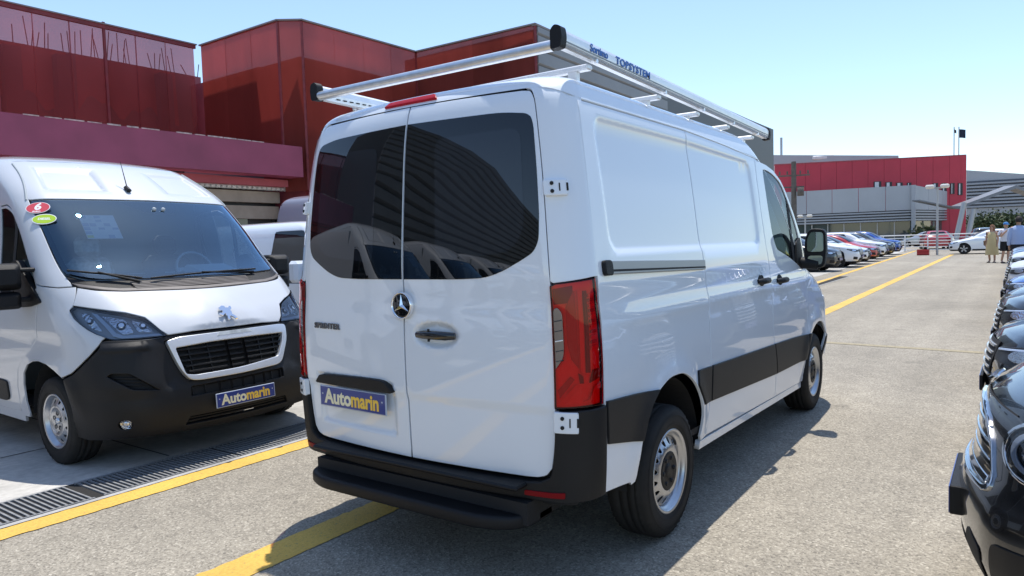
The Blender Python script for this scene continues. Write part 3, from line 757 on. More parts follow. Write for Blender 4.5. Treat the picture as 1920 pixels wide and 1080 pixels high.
    # windscreen, bonnet, grille, front bumper
    ws = rnd([(-1.35, 1.36), (1.35, 1.36), (1.38, 2.05), (-1.38, 2.05)], .06, 4)
    patch('windscreen', ws, HS.front, M['glass_ws'], v, step=.12, off=.0, rim=.01, sc=(.6, 1.))
    for sg in (-1., 1.):
        fsf = lambda u, t, sg=sg: HS.full(u, t, sg)
        U_ = lambda x, t: HS.U(x, np.array(t))
        patch('a_pillar', [(1.37, 1.30), (1.39, 2.055), (1.0, 2.075), (0, 2.08), (0, 2.138), (1.2, 2.138), (1.99, 2.138), (U_(1.95, 2.128), 2.128), (U_(2.15, 2.114), 2.114), (U_(2.335, 2.082), 2.082), (U_(2.51, 2.01), 2.01), (U_(2.63, 1.91), 1.91), (U_(2.77, 1.75), 1.75), (U_(2.91, 1.57), 1.57), (U_(2.945, 1.40), 1.40), (U_(2.96, 1.30), 1.30)], fsf, W_, v, step=.07, sc=(.5, 1.), rim=.012, norim=lambda a, b: a < .01)
    patch('bonnet', [(-1.85, 1.29), (0, 1.29), (1.85, 1.29), (1.75, 1.02), (.9, .99), (0, .98), (-.9, .99), (-1.75, 1.02)], HS.front, W_, v, step=.08, sc=(.6, 1.))
    fb = patch('front_bumper', [(-1.98, .30), (0, .28), (1.98, .30), (1.98, .62), (1.3, .72), (0, .74), (-1.3, .72), (-1.98, .62)], HS.front, M['plastic2'], v, step=.08, sc=(.6, 1.), off=.01)
    patch('front_panel', [(-1.98, .63), (-1.3, .73), (0, .75), (1.3, .73), (1.98, .63), (1.98, 1.0), (1.75, 1.01), (.9, .98), (0, .97), (-.9, .98), (-1.75, 1.01), (-1.98, 1.0)], HS.front, W_, v, step=.08, sc=(.6, 1.))
    patch('grille', rnd([(-.72, .70), (.72, .70), (.80, .92), (-.80, .92)], .05), HS.front, M['plastic'], v, step=.1, sc=(.6, 1.), off=.016)
    for s in (-1., 1.): patch('headlamp', rnd([(s*.95, .80), (s*1.6, .84), (s*1.75, .98), (s*1.0, .95)], .04), HS.front, M['lampback'], v, step=.06, sc=(.5, 1.), off=.01)
    # cabin and floor
    MB().box((1.0, 0, .37), (3.9, 1.4, .10)).box((1.65, 0, .375), (2.25, 1.86, .08)).build('floor_pan', M['seam'], v)
    MB().box((1.62, 0, 1.25), (.03, 1.72, 1.72)).build('bulkhead', M['trim'], v)
    MB().box((1.95, 0, 2.115), (.62, 1.50, .03)).build('headliner', M['seam'], v)
    for y in (-.5, .5):
        MB().box((2.1, y, .85), (.5, .5, .18), None, .05).box((1.86, y, 1.22), (.14, .48, .70), RY(-.15), .05).build('cab_seat', M['seat'], v)
    MB().box((2.9, 0, 1.12), (.5, 1.75, .32), None, .08).build('dashboard', M['trim'], v)
    MB().lathe([(.175, 0), (.19, .015), (.205, 0), (.19, -.015)], 24, 'X', closed=True).build('steering_wheel', M['trim'], v).location = (2.55, .5, 1.28)
    for sg in (-1., 1.):
        for cx in (.03, 3.27):
            wl = MB(); n = 20
            for k in range(n):
                a0, a1 = math.pi*k/n, math.pi*(k+1)/n
                R0 = .47
                wl.add([(cx+R0*math.cos(a0), sg*.93, .36+R0*math.sin(a0)), (cx+R0*math.cos(a1), sg*.93, .36+R0*math.sin(a1)), (cx+R0*math.cos(a1), sg*.55, .36+R0*math.sin(a1)), (cx+R0*math.cos(a0), sg*.55, .36+R0*math.sin(a0))], [(0, 1, 2, 3)])
                wl.add([(cx+R0*math.cos(a0), sg*.55, .36+R0*math.sin(a0)), (cx+R0*math.cos(a1), sg*.55, .36+R0*math.sin(a1)), (cx, sg*.55, .25)], [(0, 1, 2)])
            wl.build('wheel_housing', M['seam'], v, fix=False)
    for cx in (0., 3.25):
        for sg in (-1., 1.): wheel(v, (cx, sg*.865, .345), .345, .225, .212, 'slots', sg)
        MB().tube([(cx, -.75, .345), (cx, .75, .345)], .06, 10).build('axle', M['seam'], v)
    # rear step: a broad rounded tread plate
    sp_o = rnd([(-.72, -.70), (-.72, .75), (-.90, .75), (-1.00, .70), (-1.06, .56), (-1.06, -.50), (-1.00, -.65), (-.90, -.70)], [.03, .03, .08, .06, .1, .1, .06, .08], 4)
    n = len(sp_o); cxs, cys = -.90, .02; so = MB(); rings = []
    for sc_, z in ((.93, .300), (.985, .304), (1.0, .314), (1.0, .346), (.992, .357), (.97, .3635), (.93, .364)):
        rings.append([(cxs+(x-cxs)*(1-(1-sc_)*2.2), cys+(y-cys)*(1-(1-sc_)*.6), z) for x, y in sp_o])
    so.add([q for r_ in rings for q in r_], [(i*n+k, i*n+(k+1) % n, (i+1)*n+(k+1) % n, (i+1)*n+k) for i in range(len(rings)-1) for k in range(n)], True)
    so.add(rings[-1], [tuple(range(n))]); so.add(rings[0], [tuple(range(n))])
    so = so.build('rear_step', M['plastic'], v)
    for k in range(3): MB().box((-.80-.07*k, .02, .3655), (.012, 1.18, .004), None, .001).build('step_rib', M['plastic'], so)
    for y in (-.5, .5): MB().box((-.70, y, .33), (.2, .06, .05)).build('step_bracket', M['seam'], v)
    # roof rack
    rk = empty('roof_rack', (0, 0, 2.40)); rk.parent = v
    def rz(x): return .052-.0225*(x+.75)
    for sg in (-1., 1.):
        pf_ = [(-.020, -.036), (.012, -.038), (.024, -.020), (.026, .0), (.026, .022), (.016, .038), (-.002, .043), (-.016, .030), (-.022, .0)]
        mb = MB(); a = [(-.735, sg*(.80+p), rz(-.735)+q) for p, q in pf_]; b = [(2.39, sg*(.80+p), rz(2.39)+q) for p, q in pf_]
        n = len(pf_); mb.add(a+b, [tuple(range(n)), tuple(range(n, 2*n))]+[(i, (i+1) % n, n+(i+1) % n, n+i) for i in range(n)])
        rl = mb.build('rack_rail', M['aluwhite'], rk)
        for z0, hh in ((-.016, .006), (-.033, .004)):
            g = MB(); g.add([(-.73, sg*.8268, rz(-.73)+z0), (2.38, sg*.8268, rz(2.38)+z0), (2.38, sg*.8268, rz(2.38)+z0+hh), (-.73, sg*.8268, rz(-.73)+z0+hh)], [(0, 1, 2, 3)]); g.build('rail_slot', M['trim2'], rl, fix=False)
        for xx, ln in ((-.755, .045), (2.41, .035)):
            MB().prism(rnd([(-.026, -.05), (.026, -.045), (.034, .0), (.028, .044), (-.004, .056), (-.026, .035)], .012, 3), lambda p: (xx-ln/2, sg*(.80+p[0]), rz(xx)+p[1]), lambda p: (xx+ln/2, sg*(.80+p[0]), rz(xx)+p[1])).build('end_cap', M['plastic'], rk)
        if sg < 0:
            fr0 = frame((-.425, -.8278, rz(-.425)+.0095), (1, 0, -.0225), (0, 0, 1))
            text('maker_lettering', 'Sortimo', .050, M['blue_ink'], rl, fr0, .0006, .0012, 0, .95, sx=1.12)
            fr1 = frame((-.055, -.8278, rz(-.055)+.0075), (1, 0, -.0225), (0, 0, 1))
            text('maker_lettering', 'TOPSYSTEM', .050, M['blue_ink'], rl, fr1, .0006, .0015, 0, 1.08, sx=1.42)
        else:
            for k in range(7):
                MB().box((-.62+.05*k, .775, rz(-.6)-.02), (.026, .004, .006)).build('rail_slot', M['seam'], rl)
    MB().tube([(-.755, -.775, .024), (-.755, .775, .030)], .025, 20).build('rear_roller', M['alu'], rk)
    for xx in (-.45, .354, .955, 1.536, 2.1):
        z0 = rz(xx)-.060
        cb = MB().box((xx, 0, z0), (.052, 1.58, .026), None, .006).build('cross_bar', M['aluwhite'], rk)
        for sg in (-1., 1.):
            MB().box((xx, sg*.70, z0-.040), (.035, .05, .07), None, .004).box((xx, sg*.715, z0-.085), (.07, .09, .014)).build('rack_foot', M['aluwhite'], cb)
            MB().tube([(xx-.005, sg*.818, z0+.02), (xx-.005, sg*.832, z0+.02)], .011, 8).build('clamp_bolt', M['alu'], cb)
    return v
def plate(parent, mt, name='number_plate'):
    p = empty(name); p.parent = parent; p.matrix_basis = mt
    MB().box((0, 0, 0), (.525, .112, .008), None, .003).build('plate_frame', M['plate_frame'], p)
    MB().box((0, 0, .0035), (.510, .100, .004)).build('plate_face', M['plate_blue'], p)
    T = Matrix.Translation
    a = text('plate_lettering', 'Auto', .108, M['cream_ink'], p, T((-.218, -.002, .0062)), .0008, .0035, 0, 1.0, 'LEFT', .97)
    b = text('plate_lettering', 'marin', .108, M['yellow_ink'], p, T((-.005, -.002, .0062)), .0008, .0035, 0, 1.0, 'LEFT', .87)
    for s in (-1, 1): MB().tube([(s*.236, .012, .004), (s*.236, .012, .0075)], .005, 8).build('plate_screw', M['plate_frame'], p)
    return p
HERO = build_hero()

# ------------------------------------------------------------------ high-roof white van parked on the left (frame: x forward, origin on the ground under the front axle)
def highroof_disp(x, z):
    rr = np.sqrt((x-.0)**2+((z-.34)*1.0)**2)
    o = .030*np.exp(-((rr-.43)/.07)**2)*sm(.3, .6, z)
    return o+.008*sm(.95, 1.03, z)*(1-sm(1.1, 1.25, z))
def mk_highroof():
    xf = pchip((.18, .80), (.3, .87), (.45, .90), (.6, .875), (.75, .83), (.92, .77), (1.0, .71), (1.1, .60), (1.2, .48), (1.3, .33), (1.4, .19), (1.7, -.12), (2.0, -.44), (2.1, -.56), (2.3, -.82), (2.42, -1.0), (2.52, -1.25), (2.65, -1.6), (3., -2.3))
    h = pchip((.1, .1), (2.38, 2.38), (2.52, 2.47), (2.65, 2.52), (3., 2.55))
    w = pchip((.2, .97), (.5, 1.0), (.9, 1.02), (1.2, 1.02), (1.4, 1.0), (1.7, .965), (2.0, .93), (2.2, .90), (2.42, .84), (2.52, .77), (2.65, .6), (3., .02))
    Rf = pchip((.2, .35), (.9, .34), (1.2, .30), (1.4, .22), (2., .2), (2.3, .22), (3, .01))
    Lf = pchip((.2, .45), (.9, .45), (1.2, .40), (1.4, .3), (2., .25), (3, .2))
    bf = pchip((.2, .16), (.9, .16), (1.2, .15), (1.4, .14), (2.0, .12), (2.4, .2), (3, .1))
    xb = pchip((.2, -4.4), (1, -4.45), (2.3, -4.4), (2.44, -4.35), (3, -4.0))
    return Skin(xf, xb, w, Rf, pchip((0, .12), (2.4, .12), (3, .01)), Lf, pchip((0, .1)), h=h, bf=bf, bb=pchip((0, .03)), disp=highroof_disp)
PS = mk_highroof()
def build_highroof():
    v = empty('panel_van', (-.17, 3.45, 0), -math.pi/2)
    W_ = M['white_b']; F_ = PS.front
    sy = lambda pts: pts+[(-a, b) for a, b in pts[::-1]]
    # windscreen: left end of the list is the van's right side
    ws = [(-1.44, 1.952), (-.85, 1.966), (0, 1.972), (.85, 1.966), (1.40, 1.952), (1.40, 1.62), (1.36, 1.37), (1.15, 1.325), (.6, 1.308), (0, 1.305), (-.6, 1.308), (-1.1, 1.32), (-1.36, 1.365), (-1.42, 1.64)]
    ws = rnd(ws, [.05, .1, .1, .1, .05, .1, .05, .1, .1, .1, .1, .1, .04, .1], 3)
    sw = [(-1.20, 1.885), (-.80, 1.905), (-.68, 1.86), (-.43, 1.700), (-.30, 1.56), (-.17, 1.40), (-.105, 1.29), (-.16, 1.245), (-.36, 1.195), (-1.20, 1.185)]
    sw = rnd(sw, [.05, .05, .08, .1, .1, .08, .03, .05, .1, .05], 3)
    for sg in (-1., 1.):
        ff = lambda u, t, sg=sg: PS.full(u, t, sg)
        X = lambda x, t: (PS.U(x, np.array(t)), t)
        hw = [(abs(a), b) for a, b in ws if a*sg >= -1e-6]
        hw = sorted(hw, key=lambda p: math.atan2(p[1]-1.62, p[0]-.3))
        # cab shell: A-pillar, roof dome front, door frame surround
        ti = ospl([(0., 1.985), (.6, 1.98), (.85, 1.978), (1.38, 1.966), (1.462, 1.94), (1.445, 1.66), (1.40, 1.385), (1.375, 1.30)], 5)
        shell = ti+[(1.39, 1.275), (1.6, 1.27), (1.9, 1.285), X(-.08, 1.30), X(-.10, 1.315), X(-.165, 1.42), X(-.29, 1.575), X(-.42, 1.72), X(-.66, 1.885), X(-.79, 1.935), X(-1.245, 1.915), X(-1.25, 2.35)]
        shell += [(PS.U(x, np.array(2.38)), 2.38) for x in (-1.25, -1.05)]+[(1.8, 2.40), (1.4, 2.42), (.9, 2.43), (0., 2.435)]
        def fshell(u, t, ff=ff):
            P = ff(u, t).copy()
            n = np.clip(u, 0, 3)
            dx = np.minimum(n-.36, 1.02-n)*.7; dz = np.minimum(t-2.045, 2.33-t)
            d = np.minimum(dx, dz)+.0
            k = .020*sm(.0, .045, d)
            P[..., 0] = P[..., 0]-k*.75; P[..., 2] = P[..., 2]-k*.65
            return P
        ex = [(a, b) for a in (.37, .40, .43, .46, .93, .96, .99, 1.01) for b in np.arange(2.05, 2.34, .03)]+[(a, b) for a in np.arange(.37, 1.02, .05) for b in (2.05, 2.065, 2.08, 2.095, 2.285, 2.30, 2.315, 2.325)]
        patch('cab_shell', shell, fshell, W_, v, step=.07, sc=(.6, 1.), rim=.012, lip=.004, seg=.045, norim=lambda a, b: a < .01, extra=ex)
        # roof drip channel running up from the A-pillar
        ch = MB(); ch.tube([tuple(PS.full(np.array([u]), np.array([t]), sg)[0]) for u, t in ospl([(1.50, 1.96), (1.42, 2.06), (1.36, 2.16), (1.34, 2.28), (1.36, 2.38)], 4)], .009, 8); ch.build('roof_channel', M['trim2'], v)
        # door
        dseam = [X(-.085, 1.285), X(-.115, 1.20), X(-.15, 1.05), X(-.175, .91), X(-.30, .825), X(-.46, .765), X(-.60, .66), X(-.655, .52), X(-.675, .33)]
        swf = [X(a, b) for a, b in sw]
        dro = dseam+[X(-1.25, .33), X(-1.25, 1.90), X(-.79, 1.925), X(-.665, 1.876), X(-.425, 1.712), X(-.295, 1.568), X(-.17, 1.415), X(-.108, 1.31)]
        dr = patch('front_door', dro, ff, W_, v, holes=[swf], step=.08, sc=(3., 1.), rim=.014, lip=.004, seg=.04)
        patch('side_window', swf, ff, M['glass'], dr, step=.12, sc=(3., 1.), off=-.008, rim=0)
        cxy = np.mean(np.array(swf), 0); inn = [(cxy[0]+(a-cxy[0])*.93, cxy[1]+(b-cxy[1])*.93) for a, b in swf]
        patch('window_rubber', [(cxy[0]+(a-cxy[0])*1.01, cxy[1]+(b-cxy[1])*1.01) for a, b in swf], ff, M['seam'], dr, holes=[inn], step=.1, sc=(3., 1.), off=-.012, rim=0)
        patch('quarter_light_post', [X(-.62, 1.84), X(-.56, 1.80), X(-.575, 1.19), X(-.62, 1.19)], ff, M['seam'], dr, step=.1, sc=(3., 1.), off=-.004, rim=.01)
        patch('door_moulding', rnd([X(-1.24, .40), X(-.875, .395), X(-.83, .43), X(-.832, .558), X(-1.24, .565)], .02), ff, M['plastic2'], dr, step=.06, sc=(3., 1.), off=.014, rim=.016, lip=.005)
        # wing
        arch = [X(.27, .662), X(.148, .705), X(.02, .742), X(-.13, .755), X(-.28, .742), X(-.41, .708), X(-.50, .64), X(-.53, .55), X(-.53, .42), X(-.50, .30)]
        wo = [(1.35, 1.268), (1.6, 1.262), (1.9, 1.277)]+[(a+.012, b) if i else (a, b) for i, (a, b) in enumerate([X(-.078, 1.285)])]+[X(-.105, 1.20), X(-.14, 1.05), X(-.165, .915), X(-.29, .835), X(-.45, .775), X(-.59, .668), X(-.645, .52), X(-.665, .30)]+arch[::-1]
        wo += [(1.998, .672), (1.88, .70), (1.735, .756), (1.60, .815), (1.468, .882), (1.412, .917), (1.36, .935), (1.45, .955), (1.522, .985), (1.575, 1.02), (1.616, 1.06), (1.622, 1.112), (1.555, 1.140), (1.45, 1.205)]
        wg = patch('front_wing', wo, ff, W_, v, step=.06, sc=(.8, 1.), rim=.014, lip=.004, seg=.035)
        # mirror
        mo = empty('door_mirror', (-.20, sg*1.03, 1.36)); mo.parent = v
        MB().prism(rnd([(-.36, .17), (-.22, .20), (.17, -.125), (-.02, -.16), (-.20, -.17), (-.28, -.10)], .03, 3), lambda p: (p[0], sg*(-.045), p[1]), lambda p: (p[0], sg*.005, p[1])).build('mirror_base', M['plastic'], mo)
        for z0, h0, w0 in ((.075, .20, .24), (-.105, .13, .22)):
            shp = rnd([(-.5, -.5), (.5, -.5), (.5, .5), (-.5, .5)], .16, 4); rings = []
            for xx, scl in ((-.09, .93), (-.07, 1.), (.02, 1.), (.07, .86), (.095, .55)):
                rings.append([(xx-.04, sg*(.17+a*w0*scl), z0+b*h0*scl) for a, b in shp])
            n = len(shp); mb = MB(); mb.add([p for r_ in rings for p in r_], [(i*n+k, i*n+(k+1) % n, (i+1)*n+(k+1) % n, (i+1)*n+k) for i in range(len(rings)-1) for k in range(n)], True)
            mb.add(rings[-1], [tuple(range(n))]); mb.add(rings[0], [tuple(range(n))]); hs = mb.build('mirror_housing', M['plastic'], mo)
            MB().add([(-.1325, sg*(.17+a*w0*.84), z0+b*h0*.84) for a, b in shp], [tuple(range(n))]).build('mirror_glass', M['chrome'], hs)
        for z_ in (.12, -.10): MB().box((-.03, sg*.04, z_), (.10, .16, .035), None, .01).build('mirror_arm', M['plastic'], mo)
        # headlamp: dark housing, reflectors, light strip, clear cover
        s = sg
        ho = rnd([(s*1.617, 1.115), (s*1.545, 1.134), (s*1.25, 1.103), (s*1.0, 1.074), (s*.86, 1.036), (s*.738, .912), (s*1.0, .909), (s*1.33, .918), (s*1.50, .972), (s*1.60, 1.048)], [.01, .02, .1, .06, .05, .01, .1, .06, .06, .03], 3)
        hl = patch('headlamp', ho, F_, M['lampgrey'], v, step=.05, sc=(.45, 1.), off=-.035, rim=0)
        patch('lamp_bezel', ho, F_, M['gloss_black'], hl, holes=[[(a*.985+s*.018, b*.985+.0155) for a, b in ho]], step=.05, sc=(.45, 1.), off=.004, rim=.03, lip=.002)
        patch('lamp_cover', [(a*.99+s*.012, b*.99+.0103) for a, b in ho], F_, M['lampglass'], hl, step=.06, sc=(.45, 1.), off=.002, rim=0)
        q = lambda pts: [(s*a, b) for a, b in pts]
        patch('reflector_bowl', q(rnd([(1.30, 1.085), (1.05, 1.060), (1.02, .965), (1.18, .955)], .03)), F_, M['lampback'], hl, step=.03, sc=(.45, 1.), off=-.028, rim=.02)
        patch('reflector_bowl', q(rnd([(.99, 1.052), (.88, 1.02), (.83, .955), (.985, .965)], .03)), F_, M['lampback'], hl, step=.03, sc=(.45, 1.), off=-.028, rim=.02)
        patch('reflector_bowl', q(rnd([(1.53, 1.105), (1.42, 1.10), (1.38, .975), (1.50, 1.0)], .03)), F_, M['lampback'], hl, step=.03, sc=(.45, 1.), off=-.028, rim=.02)
        for uu, tt, rr in ((1.14, 1.01, .032), (.915, .998, .026), (1.46, 1.045, .022)):
            P, a, b = surf_frame(F_, s*uu, tt); n = a.cross(b).normalized(); n = n if n.x > 0 else -n
            MB().tube([P-n*.04, P-n*.016, P-n*.008], [rr, rr, rr*.6], 14).build('lamp_lens', M['chrome'], hl)
        patch('daylight_strip', q([(1.375, 1.095), (1.325, 1.092), (1.245, .965), (1.18, .940), (.79, .926), (.79, .940), (1.16, .957), (1.21, .978)][::-1]) if False else q([(1.385, 1.098), (1.325, 1.090), (1.235, .962), (1.17, .944), (.80, .938), (.775, .922), (1.20, .924), (1.285, .942)]), F_, M['drl'], hl, step=.04, sc=(.45, 1.), off=-.012, rim=.012)
        # cargo body
        patch('cargo_side', [X(-1.26, .33), X(-1.26, 2.38), X(-4.28, 2.38), X(-4.28, .33)], ff, W_, v, holes=[[X(-3.45+.44*math.cos(a), .34+.44*math.sin(a)) for a in np.linspace(.02, math.pi-.02, 20)]], step=.12, sc=(3., 1.), rim=.012)
        for cx in (0., -3.45):
            wl = MB(); n = 18
            for k in range(n):
                a0, a1 = math.pi*k/n, math.pi*(k+1)/n; R0 = .46
                wl.add([(cx+R0*math.cos(a0), sg*.97, .34+R0*math.sin(a0)), (cx+R0*math.cos(a1), sg*.97, .34+R0*math.sin(a1)), (cx+R0*math.cos(a1), sg*.55, .34+R0*math.sin(a1)), (cx+R0*math.cos(a0), sg*.55, .34+R0*math.sin(a0))], [(0, 1, 2, 3)])
                wl.add([(cx+R0*math.cos(a0), sg*.55, .34+R0*math.sin(a0)), (cx+R0*math.cos(a1), sg*.55, .34+R0*math.sin(a1)), (cx, sg*.55, .25)], [(0, 1, 2)])
            wl.build('wheel_housing', M['seam'], v, fix=False)
            wheel(v, (cx, sg*.895, .335), .335, .225, .200, 'steel', sg, 96 if cx == 0 else 48)
        patch('sill', [X(-.60, .33), X(-2.95, .33), X(-2.95, .27), X(-.60, .255)], ff, W_, v, step=.2, sc=(3., 1.), rim=.02)
    # bonnet
    half = [(0., .925), (.45, .926), (.72, .918), (.78, .955), (.855, 1.046), (1.0, 1.086), (1.25, 1.115), (1.545, 1.146), (1.44, 1.207), (1.338, 1.262), (1.15, 1.24), (.86, 1.222), (.3, 1.210), (0., 1.208)]
    def fbon(u, t):
        P = F_(u, t).copy(); a = np.abs(u)
        k = .020*(1-sm(.30, .62, a+.9*(t-.92)))*sm(.92, .96, t)*(1-sm(1.10, 1.22, t))     # raised centre field
        P[..., 0] += k*.6; P[..., 2] += k*.8
        return P
    bo = half+[(-a, b) for a, b in half[::-1][1:-1]]
    exb = [(s*(c-.9*(t-.92)), t) for s in (-1, 1) for c in (.32, .40, .46, .52, .60) for t in np.arange(.93, 1.2, .03)]+[(a, t) for a in np.arange(-.7, .71, .05) for t in (.93, .94, .95, .96, .97, .985)]
    bn = patch('bonnet', bo, fbon, W_, v, step=.06, sc=(.7, 1.), rim=.016, lip=.005, seg=.04, extra=exb)
    patch('inner_body', [(-1.9, .30), (1.9, .30), (1.7, 1.22), (-1.7, 1.22)], F_, M['seam'], v, step=.1, sc=(.6, 1.), off=-.07, rim=0)
    # lion emblem on the bonnet, in chrome
    P, a, b = surf_frame(F_, 0., 1.003)
    lion = [(-.42, .30), (-.34, .50), (-.16, .60), (.02, .56), (.05, .42), (.24, .40), (.34, .52), (.46, .50), (.44, .30), (.30, .18), (.34, .02), (.30, -.14), (.46, -.30), (.52, -.50), (.38, -.52), (.30, -.38), (.14, -.26), (.02, -.30), (.04, -.48), (-.10, -.56), (-.14, -.44), (-.10, -.24), (-.16, -.02), (-.34, -.06), (-.50, .04), (-.54, -.08), (-.36, -.20), (-.30, .06), (-.22, .20), (-.34, .22)]
    ef = frame(P+Vector((.026, 0, .022)), (0, 1, 0), b)
    eo = MB().prism([(p[0]*.13, p[1]*.13) for p in lion], lambda p: (p[0], p[1], 0), lambda p: (p[0]*.94, p[1]*.94, .010)).build('emblem', M['chrome'], bn)
    eo.matrix_basis = ef
    # cowl and wipers
    chalf = [(0., 1.218), (.3, 1.219), (.86, 1.230), (1.15, 1.248), (1.33, 1.272), (1.38, 1.30), (1.37, 1.36), (1.12, 1.318), (.6, 1.303), (0., 1.300)]
    cw = patch('cowl', chalf+[(-a, b) for a, b in chalf[::-1][1:-1]], F_, M['plastic'], v, step=.06, sc=(.7, 1.), off=-.012, rim=.01)
    patch('cowl_lip', [(-1.36, 1.295), (-1.30, 1.270), (-.86, 1.228), (-.3, 1.216), (0, 1.214), (.86, 1.228), (1.30, 1.268), (1.34, 1.288), (.86, 1.246), (0, 1.232), (-.86, 1.246), (-1.28, 1.288)], F_, M['cowl'], cw, step=.05, sc=(.7, 1.), off=.0, rim=.012)
    for k in range(5):
        t0 = 1.238+.010*k
        patch('cowl_slat', [(-.72, t0), (.62, t0), (.62, t0+.0055), (-.72, t0+.0055)], F_, M['cowl'], cw, step=.08, sc=(.7, 1.), off=.004, rim=.008)
    for pts in ([(-1.33, 1.372), (-.95, 1.345), (-.60, 1.296)], [(-.52, 1.292), (.05, 1.312), (.78, 1.322)]):
        wp = MB(); P3 = [F_(np.array([a]), np.array([b]))[0] for a, b in ospl(pts, 6)]
        wp.tube([(p[0]+.028, p[1], p[2]+.014) for p in P3], .008, 8)
        wo_ = wp.build('wiper', M['plastic'], v)
        wa = MB(); e0 = P3[-1] if pts[0][0] < -1 else P3[-1]; mid = P3[len(P3)//2]
        wa.tube([(mid[0]+.04, mid[1], mid[2]+.022), (e0[0]+.03, e0[1]-.02, e0[2]-.012)], [.007, .012], 8); wa.build('wiper_arm', M['plastic'], wo_)
    # windscreen with dark printed border
    wsl = patch('windscreen', ws, F_, M['glass_ws'], v, step=.1, sc=(.7, 1.), off=-.002, rim=0)
    inn = []
    for a, b in ws:
        inn.append((a*(.955 if b > 1.9 else .925), 1.655+(b-1.655)*(.962 if b > 1.65 else .90)))
    patch('windscreen_border', [(a*1.008, 1.655+(b-1.655)*1.012) for a, b in ws], F_, M['seam'], wsl, holes=[inn], step=.1, sc=(.7, 1.), off=-.006, rim=0)
    sb = rnd([(-.33, 1.962), (.36, 1.964), (.26, 1.855), (-.10, 1.858), (-.20, 1.90)], .02)
    patch('sensor_shade', sb, F_, M['seam'], wsl, step=.08, sc=(.7, 1.), off=-.005, rim=0)
    for uu in (.02, .13):
        P, a, b = surf_frame(F_, uu, 1.885); MB().lathe([(.0, .012), (.016, .010), (.018, 0)], 12, 'X').build('rain_sensor', M['film'], wsl).location = P+Vector((.004, 0, .004))
    # stickers on the glass
    for (uu, tt, mt, r0, s_, sz) in ((-1.345, 1.882, 'red_ink', .083, '6', .10), (-1.318, 1.782, 'green_ink', .082, 'DIESEL', .031)):
        P, a, b = surf_frame(F_, uu, tt); fr0 = frame(P+Vector((.006, 0, .003)), (a+Vector((0, 0, 0))), b)
        st = MB().prism(ell((0, 0), r0*1.06, r0*.74 if s_ == '6' else r0*.66, 28), lambda p: (p[0], p[1], 0), lambda p: (p[0], p[1], .002)).build('windscreen_sticker', M['white_ink'], wsl)
        st.matrix_basis = fr0
        MB().prism(ell((0, 0), r0*1.0, r0*.68 if s_ == '6' else r0*.57, 28), lambda p: (p[0], p[1], .0021), lambda p: (p[0], p[1], .0035)).build('sticker_face', M[mt], st)
        text('sticker_lettering', s_, sz, M['white_ink'], st, Matrix.Translation((0, .008 if s_ == '6' else 0, .0037)), .0004, .001 if s_ == 'DIESEL' else .004)
        if s_ == '6': text('sticker_lettering', 'EURO', .022, M['white_ink'], st, Matrix.Translation((.0, -.044, .0037)), .0004, .0008)
    # papers behind the glass
    P, a, b = surf_frame(F_, -.65, 1.725)
    pp = empty('price_sheet'); pp.parent = v; pp.matrix_basis = frame(P-Vector((.02, 0, .005)), a, b)
    MB().box((0, 0, 0), (.26, .29, .001)).build('sheet', M['paper'], pp)
    rs = random.Random(3)
    for i in range(5):
        for j in range(6):
            if rs.random() < .72:
                mt = 'paper_y' if j == 0 and i < 3 else ('paper_b' if rs.random() < .7 else 'paper')
                MB().box((-.104+.052*i, -.12+.048*j, .0012), (.046, .040*rs.uniform(.6, 1), .0008)).build('sheet_field', M[mt], pp)
    # grille: silver frame, dark opening, slats
    go = [(-.772, .872), (-.65, .890), (-.25, .893), (.25, .893), (.65, .893), (.760, .885), (.745, .78), (.60, .618), (.52, .600), (0, .588), (-.52, .588), (-.63, .600), (-.70, .68)]
    gi = [(-.70, .822), (-.3, .836), (.3, .836), (.685, .828), (.66, .765), (.555, .660), (0, .630), (-.555, .626), (-.655, .640)]
    go = rnd(go, [.02]+[.1]*4+[.03, .06, .05, .05, .1, .05, .05, .06], 3); gi = rnd(gi, [.02, .1, .1, .02, .05, .04, .1, .04, .02], 3)
    gr = empty('grille'); gr.parent = v
    patch('grille_frame', go, F_, M['satin'], gr, holes=[gi], step=.05, sc=(.65, 1.), off=.030, rim=.05, lip=.006)
    patch('grille_back', gi, F_, M['seam'], gr, step=.1, sc=(.65, 1.), off=-.035, rim=0)
    for k in range(5):
        z0 = .650+.038*k; x0 = .57+.025*k
        patch('grille_slat', [(-x0-.03, z0), (x0, z0), (x0+.01, z0+.012), (-x0-.035, z0+.012)], F_, M['plastic'], gr, step=.1, sc=(.65, 1.), off=.006, rim=.03)
    for k in range(6):
        uu = -.55+.22*k
        patch('grille_bar', [(uu-.008, .635), (uu+.008, .635), (uu+.008, .83), (uu-.008, .83)], F_, M['plastic'], gr, step=.1, sc=(.65, 1.), off=.0, rim=.02)
    patch('grille_badge', rnd([(-.22, .868), (.24, .868), (.20, .892), (-.18, .892)], .008), F_, M['film'], gr, step=.05, sc=(.65, 1.), off=.033, rim=.004)
    # black bumper
    bh = [(0., .232), (.4, .234), (.99, .248), (1.36, .250), (1.75, .238), (1.998, .26), (1.998, .655), (1.88, .688), (1.735, .744), (1.60, .803), (1.468, .870), (1.412, .905), (1.35, .908), (1.0, .900), (.78, .897), (.74, .906), (0., .908)]
    bh_o = bh+[(-a, b) for a, b in bh[::-1][1:-1]]
    gh = [(a*1.012, .74+(b-.74)*1.03) for a, b in go]
    lg = rnd([(-.64, .488), (.62, .498), (.62, .566), (-.62, .553)], .012)
    lg2 = rnd([(-.72, .285), (.72, .285), (.66, .345), (-.66, .345)], .012)
    ih = [rnd([(s*1.475, .682), (s*1.42, .700), (s*1.24, .694), (s*.955, .566), (s*1.25, .590)], [.01, .01, .03, .01, .03]) for s in (-1, 1)]
